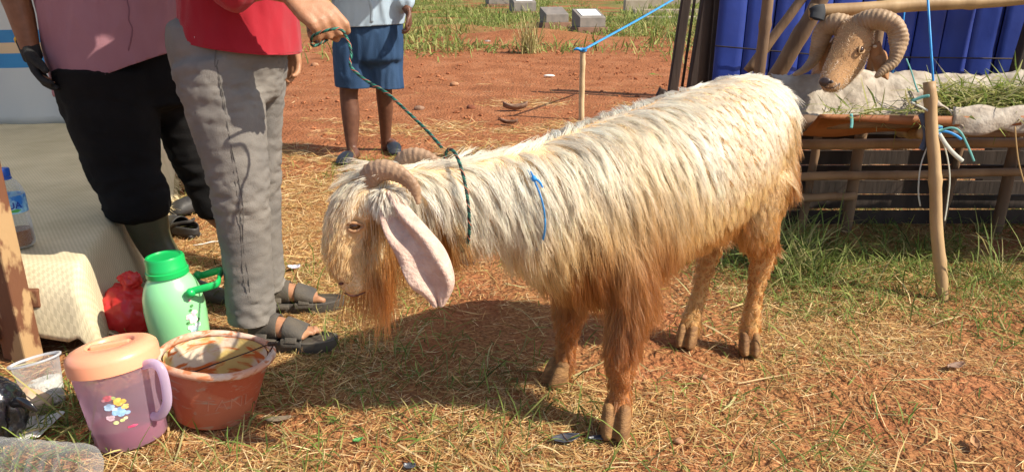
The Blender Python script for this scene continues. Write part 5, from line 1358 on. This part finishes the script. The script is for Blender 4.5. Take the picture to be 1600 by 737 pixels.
def flap(u, v):
    x = 1.665 + u * 1.4; f = .02 + .05 * abs(noise.noise(V(x * 6, 0, 3))); z0 = zr + .062 - .020 * u
    return V(x, YR - .012 - .020 * math.sin(min(1, v * 1.4) * math.pi * .5) + .010 * math.sin(x * 26 + v * 3) * v, z0 - v * (.075 + .025 * math.sin(x * 5.0) + f * .5) + .006 * math.sin(x * 40 + v * 9))
obj('sack_edge', grid(110, 10, flap), sack, pen, solid=.003)
def flap2(u, v):
    a = P(1420, 150, YR + .03).lerp(P(1500, 178, YR - .01), u); return a + V(.012 * v, -.02 * v, -.028 * v * (1 + .7 * math.sin(u * 8)) + .02 * (1 - u) + .03 * math.exp(-((u - .38) / .18) ** 2) * (1 - v))
obj('sack_edge', grid(26, 8, flap2), sack, pen, solid=.003)
# ties on the corner post
cl_tie = mat('pale_tie', (.50, .52, .45), .5, spec=.4); teal_tie = mat('teal_tie', (.12, .36, .34), .5); slate_tie = mat('slate_cloth', (.075, .095, .14), .8)
kp = P(1464, 206, 2.735)
for i in range(5):
    zc = kp.z - .012 + i * .008
    ring = [V(kp.x - .004 + .028 * math.cos(a), kp.y + .022 + .028 * math.sin(a), zc + .006 * math.sin(a + i)) for a in np.linspace(0, 2 * math.pi, 20)]
    obj('binding', tube(ring, [(.003, .004)] * 20, 6), blue_cord if i % 2 else teal_tie, pen)
def strip(pts, Y, w, m, name='loose_tie'): obj(name, stube([P(x, y, Y - .006 * i) for i, (x, y) in enumerate(pts)], [(w, w * .35)] * len(pts), 5, 8), m, pen)
strip([(1462, 205), (1480, 206), (1494, 212), (1502, 218)], 2.72, .005, blue_cord); strip([(1462, 208), (1484, 200), (1500, 206), (1512, 228), (1522, 252)], 2.71, .0045, teal_tie)
strip([(1458, 210), (1448, 232), (1438, 262), (1435, 300), (1438, 322)], 2.72, .003, cl_tie); strip([(1470, 212), (1480, 245), (1484, 280), (1480, 320), (1476, 345)], 2.71, .003, cl_tie)
strip([(1468, 210), (1478, 226), (1490, 240), (1504, 252)], 2.70, .008, cl_tie); strip([(1440, 178), (1446, 196), (1448, 215), (1440, 234)], 2.745, .014, slate_tie)
strip([(1425, 158), (1440, 152), (1452, 150)], 2.74, .006, teal_tie); strip([(1424, 160), (1440, 168), (1455, 176)], 2.735, .004, cl_tie); strip([(1330, 178), (1331, 190), (1330, 200)], 2.76, .006, teal_tie)
strip([(1586, 198), (1588, 225), (1592, 255), (1600, 285)], 2.72, .003, mat('dry_root', (.34, .22, .09), .8)); strip([(1416, 92), (1424, 112), (1432, 138), (1440, 152)], 3.0, .003, teal_tie)
strip([(1276, 10), (1278, 20), (1276, 30)], 3.18, .032, mat('dark_binding', (.02, .024, .03), .7), 'binding')
cord = thing('hanging_string', tuple(P(1462, 165, 2.74)), 'taut bright blue string running up from the trough corner post', 'string')
obj('line', tube([P(1461, 168, 2.735), P(1455, 80, 2.80), P(1446, -60, 2.9)], [.0042] * 3, 8), blue_cord, cord)
cord2 = thing('hanging_string', tuple(P(1396, 110, 4.0)), 'thin blue string hanging on the blue wall behind the ram', 'string')
obj('line', tube([P(1392, 125, 3.95), P(1408, 60, 3.95), P(1418, -20, 3.95)], [.0045] * 3, 8), blue_cord, cord2)
# cut grass in the trough
nb = 2600
fx = rng.uniform(1.70, 2.75, nb); fy = rng.uniform(2.86, 3.20, nb)
nb2 = 90; fx = np.concatenate([fx, rng.uniform(1.22, 1.62, nb2)]); fy = np.concatenate([fy, rng.uniform(2.80, 2.95, nb2)])
fz = np.where(fx > 1.66, zr + .015 + .085 * np.exp(-((fy - 3.0) / .13) ** 2) * rng.uniform(.3, 1.1, len(fx)), zr + .020 + rng.uniform(0, .02, len(fx)))
nb = len(fx)
blades('cut_grass', np.stack([fx, fy, fz], -1), rng.uniform(0, 6.28, nb), rng.uniform(.06, .20, nb), rng.uniform(.003, .007, nb), rng.normal(.15, .35, nb), rng.normal(-.6, .5, nb),
       tints(np.array([(.16, .22, .04), (.24, .28, .07), (.36, .36, .12), (.45, .42, .20)]), nb), green_mat, zfun=None, label='heap of fresh cut grass lying in the feeding trough', cat='grass')

# ------------------------------------------------------------------ ram looking out over the trough
def build_ram():
    root = thing('ram', (1.75, 3.75, 0), 'tan brown ram with big curled ribbed horns looking out over the trough', 'ram')
    pol, eye, mid, nos = V(1.400, 3.12, .985), V(1.382, 3.075, .910), V(1.318, 3.025, .824), V(1.270, 2.985, .760)
    g = [stube([pol, eye, mid, nos, nos + V(-.010, -.006, -.014)], [(.062, .058), (.078, .072), (.050, .058), (.040, .044), (.032, .032)], 5, 18, (-1, .2, .5)),
         stube([pol + V(.0, .0, -.03), V(1.395, 3.08, .87), V(1.35, 3.04, .79), V(1.302, 3.01, .745)], [.05, .055, .04, .028], 4, 14),
         stube([pol + V(.03, .06, -.02), V(1.425, 3.22, .87), V(1.50, 3.46, .74), V(1.64, 3.72, .58)], [(.055, .07), (.075, .085), (.10, .11), (.12, .13)], 5, 16),
         stube([V(1.60, 3.72, .54), V(1.72, 3.80, .52), V(1.92, 3.94, .52), V(2.10, 4.04, .52)], [(.12, .14), (.16, .19), (.165, .20), (.13, .16)], 5, 18),
         ball(V(1.375, 3.045, .850), (.038, .045, .045))]
    for x, y in ((1.62, 3.82), (1.76, 3.70), (1.98, 4.10), (2.12, 3.96)):
        g.append(stube([(x, y, .48), (x + .01, y, .36), (x - .005, y, .24), (x, y, .11), (x - .01, y - .01, .03)], [.07, .05, .036, .027, .034], 4, 12))
    me = remesh(join(*g), .008, 4)
    eyeP, eyeN = pick(me, 1345, 78); nosP, nosN = pick(me, 1288, 127)
    hide = mat('ram_hide', (.40, .22, .10), .85, (.42, .24, .11), 12, bump=.2, bscale=260)
    def region(p, nrm):
        n = len(p); d = np.linalg.norm(p - np.array(nos), axis=1)
        L = np.clip(.005 + .014 * sm(.16, .36, d) + .03 * sm(.45, .8, d), .004, .06)
        e = np.linalg.norm(p - np.array(eyeP), axis=1); L = np.where((e < .022) | (d < .030), 0, L); L = np.where(d < .26, .0045, L)
        fl = np.tile(np.array([.35, .55, -.25]), (n, 1)); fl[d > .4] = (.4, .4, -.7)
        w = fbm(p[:, 0] * 22, p[:, 2] * 22 + p[:, 1] * 9, 17, 3)
        t = lerp3((.66, .41, .18), (.80, .58, .34), np.clip((w - .3) * 2.2, 0, 1)); mz = sm(.12, .06, d); t = t * (1 - mz[:, None]) + np.array([.78, .66, .52])[None] * mz[:, None]
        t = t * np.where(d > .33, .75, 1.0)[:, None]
        return L, fl, np.full(n, .25), t, np.full(n, .1)
    wm = me.copy(); obj('body', me, hide, root)
    fur('coat', wm, root, region, 2200, 34000, fur_mat('ram_hair'), pts=5, radius=.0006, clump=.2)
    bpy.data.meshes.remove(wm)
    hm_ = mat('ram_horn', (.40, .28, .17), .55, (.27, .175, .10), 14, bump=.3, bscale=60, spec=.35)
    def horn(pts, r0):
        pp = smooth_path(pts, 22); N = len(pp); rad = []
        for i in range(N):
            t = i / (N - 1); r = r0 * (1 - t) ** .75 + .007; rad.append((r * (1 + .028 * math.sin(i * 1.35)), r * .82 * (1 + .028 * math.sin(i * 1.35))))
        return tube(pp, rad, 16, (0, .4, 1))
    obj('horn', horn([P(1340, 50, 3.10), P(1352, 36, 3.07), P(1375, 31, 3.03), P(1398, 42, 3.00), P(1404, 68, 2.98), P(1396, 96, 2.97), P(1378, 112, 2.96), P(1368, 121, 2.955)], .054), hm_, root)
    obj('horn', horn([P(1322, 44, 3.16), P(1305, 38, 3.18), P(1288, 48, 3.21), P(1280, 70, 3.22), P(1272, 92, 3.22), P(1258, 108, 3.20), P(1240, 117, 3.18)], .052), hm_, root)
    em = mat('ram_eye', (.05, .022, .010), .08, spec=.8); lm = mat('ram_lid', (.36, .22, .11), .8)
    for c, nd in ((eyeP, eyeN), (2 * eye - eyeP, -eyeN)):
        c = c + nd.normalized() * (-.004); e = obj('eye', ball(c - nd.normalized() * .004, .0180, 14, 10), em, root); nd = nd.normalized(); sd_ = V(-.45, -.62, -.55).normalized(); u_ = nd.cross(sd_).normalized()
        for sg in (-1, 1):
            obj('eyelid', stube([c - sd_ * .022 + nd * .006, c - sd_ * .009 + u_ * sg * .0105 + nd * .009, c + sd_ * .009 + u_ * sg * .0105 + nd * .009, c + sd_ * .022 + nd * .003], [.002, .0042, .0042, .002], 4, 8), lm, e)
    nm = mat('ram_nose', (.055, .035, .03), .45, (.10, .065, .05), 40)
    obj('nose_pad', ball(nosP - nosN * .012, (.026, .022, .020), 14, 10), nm, root)
    q_, n_ = pick(me, 1299, 128, root.location); obj('nostril', ball(q_ - n_ * .002, (.010, .006, .007), 12, 8), nm, root)
    obj('mouth', stube([q_ for q_ in (pick(me, x_, y_, root.location)[0] for x_, y_ in ((1289, 137), (1298, 138), (1306, 135), (1312, 130))) if q_ is not None] + [nos + V(.02, -.045, -.01)], [.0022] * len([1 for x_, y_ in ((1289, 137), (1298, 138), (1306, 135), (1312, 130)) if pick(me, x_, y_, root.location)[0] is not None]) + [.0015], 4, 6), nm, root)
    earm = mat('ram_ear', (.40, .20, .085), .8, (.28, .13, .055), 20, bump=.3, bscale=120)
    def ear(u, v):
        a = P(1366, 66, 3.04).lerp(P(1382, 122, 3.02), v); w = .030 * math.sin(math.pi * (.12 + .80 * v)) + .004; e = u * 2 - 1
        return a + V(e * w, -.022 * (1 - e * e) - .008 * math.sin(v * 13) * (1 - abs(e)), .006 * math.sin(v * 17 + e * 2))
    obj('ear', grid(12, 20, ear), earm, root, solid=.008, sub=1)
    obj('ear', grid(10, 14, lambda u, v: P(1296, 66, 3.24).lerp(P(1284, 112, 3.26), v) + V((u * 2 - 1) * (.026 * math.sin(math.pi * (.15 + .75 * v))), -.018 * (1 - (u * 2 - 1) ** 2), 0)), earm, root, solid=.008, sub=1)
    tag_ = obj('pale_tuft', ball(P(1367, 73, 3.0), (.009, .005, .006), 10, 8), mat('pale_tuft', (.50, .38, .26), .8), root)
    return root
build_ram()

# ------------------------------------------------------------------ marker stake, dark posts
sb = G(908, 187); st_ = P(911, 76, sb.y)
stake = thing('marker_stake', (sb.x, sb.y, 0), 'pale bamboo stake with a blue ribbon knotted at its top', 'stake')
obj('stake', bamboo(sb + V(0, 0, -.05), st_, .026, .024, .22, 0, 5), mat('pale_bamboo', (.58, .46, .28), .6, (.46, .34, .19), 8), stake)
d0, d1 = G(1048, 154), P(1076, -40, 8.1)
rib = [st_ + V(0, -.03, -.01), st_.lerp(P(1082, -18, 7.95), .5) + V(0, 0, -.015), P(1082, -18, 7.95)]
obj('ribbon', stube(rib, [(.010, .024)] * 3, 8, 8), blue_cord, stake)
obj('ribbon_knot', join(tube([st_ + V(.030 * math.cos(a), .030 * math.sin(a), -.012) for a in np.linspace(0, 6.3, 16)], [(.006, .016)] * 16, 8, (0, 0, 1)), stube([st_ + V(-.02, -.03, -.01), st_ + V(-.06, -.04, .0), st_ + V(-.085, -.04, -.012)], [.014, .012, .005], 4, 8)), blue_cord, stake)
def dark_post(base, top, w, label):
    base, top = Vector(base), Vector(top); ax = (top - base).normalized(); s = V(0, 1, 0).cross(ax).normalized()
    t = thing('timber_post', base, label, 'post', 'dark timber posts beside the pen'); t.location.z = 0
    vs = []
    for q in (base + V(0, 0, -.1), base.lerp(top, .5), top):
        for a, b in ((-1, -1), (1, -1), (1, 1), (-1, 1)): vs.append(q + s * a * w / 2 * (1 + .06 * noise.noise(q * 3)) + V(0, 1, 0) * b * w * .4)
    fs = [(0, 1, 2, 3), (8, 11, 10, 9)] + [(r * 4 + k, r * 4 + (k + 1) % 4, (r + 1) * 4 + (k + 1) % 4, (r + 1) * 4 + k) for r in range(2) for k in range(4)]
    obj('beam', (vs, fs), dark_wood, t, smooth=False, bevel=.012)
    return t
t_ = dark_post(d0, P(1086, -90, d0.y), .10, 'slimmer dark timber post just left of the blue wall')
obj('foot_peg', box(d0 + V(-.09, -.05, .05), (.14, .08, .10), Matrix.Rotation(.4, 3, 'Y')), dark_wood, t_, smooth=False, bevel=.01)
e0 = G(1084, 152); dark_post(e0, P(1124, -90, e0.y), .18, 'thicker dark timber post touching the edge of the blue wall')
r0 = G(1063, 151); obj_r = thing('iron_rod', (r0.x, r0.y, 0), 'thin dark rod standing between the two timber posts', 'rod')
obj('bar', tube([r0 + V(0, 0, -.05), P(1094, -60, r0.y)], [.016, .015], 8), dark_wood, obj_r)

# ------------------------------------------------------------------ graves far behind
tomb_m = mat('grey_tombstone', (.15, .135, .12), .6, (.22, .19, .165), 5, bump=.15, bscale=20); photo_m = mat('white_tile', (.70, .72, .72), .3); edge_m = mat('brown_plinth', (.16, .085, .055), .7, (.22, .12, .075), 6)
def tomb(x0, x1, y_top, y_bot, label, plate, turn):
    b = GF((x0 + x1) / 2, y_bot); w = (x1 - x0) / F * (b.y * math.cos(PITCH) + (CAM_H - b.z) * math.sin(PITCH)); h = P((x0 + x1) / 2, y_top, b.y).z - b.z + .05
    t = thing('gravestone', b, label, 'gravestone', 'small wedge gravestones on red earth')
    R = Matrix.Rotation(turn, 4, 'Z'); M = Matrix.Translation(b + V(0, 0, -.05)) @ R
    obj('plinth', xform(box((0, 0, .08), (w, w * .72, .16)), M), edge_m, t, smooth=False, bevel=.01)
    hw, hd2 = w * .42, w * .30; zb, zf, zk = .16, .16 + (h - .16) * .55, h
    vs = [V(-hw, -hd2, zb), V(hw, -hd2, zb), V(hw, hd2, zb), V(-hw, hd2, zb), V(-hw, -hd2, zf), V(hw, -hd2, zf), V(hw, hd2, zk), V(-hw, hd2, zk)]
    obj('wedge', xform((vs, [(0, 3, 2, 1), (0, 1, 5, 4), (1, 2, 6, 5), (2, 3, 7, 6), (3, 0, 4, 7), (4, 5, 6, 7)]), M), tomb_m, t, smooth=False, bevel=.012)
    if plate:
        sl = math.atan2(zk - zf, 2 * hd2); obj('plate', xform(box((0, 0, 0), (hw * 1.5, hd2 * 1.5, .012)), M @ Matrix.Translation((0, 0, (zf + zk) / 2 + .008)) @ Matrix.Rotation(sl, 4, 'X')), photo_m, t, smooth=False)
tomb(893, 945, 14, 50, 'grey wedge gravestone with white sloping plate, rightmost of the row', True, .35)
tomb(843, 888, 11, 42, 'plain grey gravestone beside the one with the white plate', False, .35)
tomb(795, 838, -8, 23, 'grey gravestone with pale bluish plate, third from the right', True, .3)
tomb(757, 796, -14, 11, 'dull grey gravestone cut by the top edge, leftmost of the row', False, .3)
stone = mat('cream_concrete', (.46, .38, .29), .8, (.36, .29, .21), 3, bump=.2, bscale=12)
gb = GF(1050, 26)
gk = thing('grave_kerb', gb, 'low cream concrete grave surround beyond the dark posts', 'grave')
for x0, x1, yb, h, dp in ((975, 1010, 18, .42, .5), (990, 1130, 24, .22, .25), (1008, 1120, 33, .16, .22), (1010, 1130, 10, .30, .4)):
    a, b = GF(x0, yb), GF(x1, yb); c = (a + b) / 2
    obj('block', box(c + V(0, 0, h / 2 - .03), (b.x - a.x, dp, h)), stone, gk, smooth=False, bevel=.015)

# ------------------------------------------------------------------ stones and litter
rock_m = mat('pale_stone', (.44, .25, .14), .85, (.32, .15, .075), 14, bump=.4, bscale=40)
def rock(x, y, r, label, m=rock_m, sq=.6, far=False):
    q = GF(x, y); g = ball((0, 0, 0), (r, r * .8, r * sq), 14, 9)
    vs = [v * (1 + .35 * noise.noise(v * (2.2 / r) + V(x, y, 0))) + q + V(0, 0, r * sq * .45) for v in g[0]]
    return tag(obj('stone', (vs, g[1]), m, None), label, 'stone', 'loose stones on the red yard')
rock(710, 134, .055, 'largest pale orange stone on the bare red yard'); rock(736, 170, .045, 'dark red clod of earth beside the curled dead leaf', mat('clod', (.17, .055, .028), .95, bump=.5, bscale=60))
rock(655, 172, .05, 'dull brown stone nearest the blue shorts person', mat('brown_stone', (.25, .15, .10), .9, bump=.4, bscale=50)); rock(492, 104, .06, 'small stone between the jeans and the blue shorts', rock_m)
rock(762, 68, .07, 'small grey lump of rubble in the middle of the red yard', mat('grey_stone', (.33, .28, .26), .9)); rock(1098, 590, .014, 'tiny pale pebble in the straw behind the front hoof', rock_m); rock(1060, 690, .013, 'tiny tan pebble in the straw near the grey scraps', rock_m)
q = GF(858, 121); tag(obj('paper_scrap', ball(q + V(0, 0, .02), (.075, .03, .018), 12, 8), mat('white_scrap', (.75, .72, .66), .7)), 'small white scrap lying on the red yard left of the stake', 'scrap')
q = GF(874, 60)
wr = thing('drink_bottle', q, 'small green and white crushed bottle on the earth below the gravestones', 'bottle')
obj('white_end', stube([q + V(.02, 0, .07), q + V(.16, 0, .07), q + V(.24, .02, .06)], [.06, .06, .045], 4, 12), mat('white_plastic', (.7, .7, .66), .5), wr); obj('green_end', stube([q + V(-.19, 0, .07), q + V(-.06, 0, .07), q + V(.015, 0, .07)], [.04, .06, .06], 4, 12), mat('green_print', (.03, .14, .07), .5), wr)
leaf_m = mat('dead_leaf', (.13, .06, .035), .7, (.26, .17, .12), 16); gl_m = mat('grey_film', (.055, .06, .075), .35, spec=.6)
def leaf(x, y, L, w, yaw, m, label, name='dead_leaf', cat='leaf', curl=.007, group=None):
    q = GF(x, y); d = V(math.cos(yaw), math.sin(yaw), 0); s = V(-d.y, d.x, 0)
    def fn(u, v):
        e = u * 2 - 1; return q + d * (v - .5) * L + s * e * w * math.sin(math.pi * (.06 + .9 * v)) ** .8 + V(0, 0, .012 + curl * (e * e + (v - .5) ** 2 * 3) + .004 * noise.noise(V(u * 3, v * 5, x)))
    return tag(obj(name, grid(8, 12, fn), m, None, solid=.0012), label, cat, group)
leaf(805, 174, .24, .05, .1, leaf_m, 'curled dark brown dead leaf on the red yard behind the goat', curl=.05); leaf(795, 196, .16, .03, -.3, leaf_m, 'narrow dead leaf just behind the goat neck', curl=.03)
leaf(884, 692, .075, .020, .25, gl_m, 'dark grey pointed plastic scrap left of the front hoof', 'plastic_scrap', 'scrap', .006); leaf(942, 690, .085, .011, .15, gl_m, 'dark grey narrow plastic scrap below the front hoof', 'plastic_scrap', 'scrap', .004)
leaf(1522, 700, .06, .012, 1.2, mat('tan_leaf', (.42, .22, .10), .7), 'small tan leaf in the straw at lower right'); leaf(1492, 578, .07, .014, .4, leaf_m, 'brown withered leaf in the straw below the pen post')
leaf(560, 694, .028, .008, .5, mat('green_leaf', (.06, .22, .05), .5), 'tiny bright green leaf at the edge of the goat shadow', curl=.004); leaf(640, 735, .03, .012, 0, gl_m, 'tiny dark plastic chip at the bottom edge', 'plastic_scrap', 'scrap', .004)
leaf(435, 662, .07, .012, .2, mat('grey_leaf', (.20, .15, .10), .8), 'grey brown leaf lying in the shadow beside the bucket', curl=.006); leaf(325, 668, .045, .006, -.1, mat('blue_wrap', (.02, .10, .55), .4), 'small shiny blue wrapper strip under the bucket edge', 'wrapper', 'wrapper', .003)
leaf(460, 424, .05, .02, .2, mat('pale_wrap', (.55, .55, .68), .4), 'pale lilac wrapper on the straw behind the sandals', 'wrapper', 'wrapper', .01); leaf(330, 383, .16, .004, .7, mat('white_straw', (.66, .63, .60), .6), 'thin white drinking straw lying near the clogs', 'drinking_straw', 'straw', .004)
# dry weed tuft by the headstones
tq = GF(826, 84); nw = 130
blades('weed_tuft', np.stack([tq.x + rng.normal(0, .08, nw), tq.y + rng.normal(0, .08, nw), np.full(nw, tq.z)], -1), rng.uniform(0, 6.28, nw), rng.uniform(.25, .75, nw), rng.uniform(.008, .014, nw), rng.normal(1.25, .2, nw), rng.normal(-.35, .2, nw),
       tints(np.array([(.42, .36, .16), (.30, .30, .11), (.50, .40, .2)]), nw), blade_mat, zfun=None, kind=None, label='tall dry weed tuft standing alone on the red yard', cat='weed')

# clods of red earth too many to count
nq = 1500; cp_ = scatter(nq, -4, 6, 3.6, 15, lambda x, y: np.clip((fbm(x * .9, y * .9, 31) - .35) * 3, .05, 1) * (np.abs(x) < .75 * y))
base_v, base_f = ball((0, 0, 0), 1.0, 6, 4); bv_ = np.array([tuple(v) for v in base_v])
vs_, fs_ = [], []
for i in range(nq):
    r_ = .006 + .022 * rng.random() ** 3 + .0006 * cp_[i, 1]; w_v = bv_ * r_ * np.array([1, .85, .6]) * (1 + .25 * rng.normal(0, 1, (len(bv_), 1))) + np.array([cp_[i, 0], cp_[i, 1], float(hgt(cp_[i, 0], cp_[i, 1])) + r_ * .3])
    o_ = len(vs_); vs_ += [Vector(v) for v in w_v]; fs_ += [tuple(k_ + o_ for k_ in f_) for f_ in base_f]
cl_o = obj('soil_clods', (vs_, fs_), mat('soil_clod', (.26, .085, .035), .95, (.40, .16, .07), 6), None, smooth=False); tag(cl_o, 'crumbs and clods of red earth strewn over the yard', 'soil', kind='stuff')
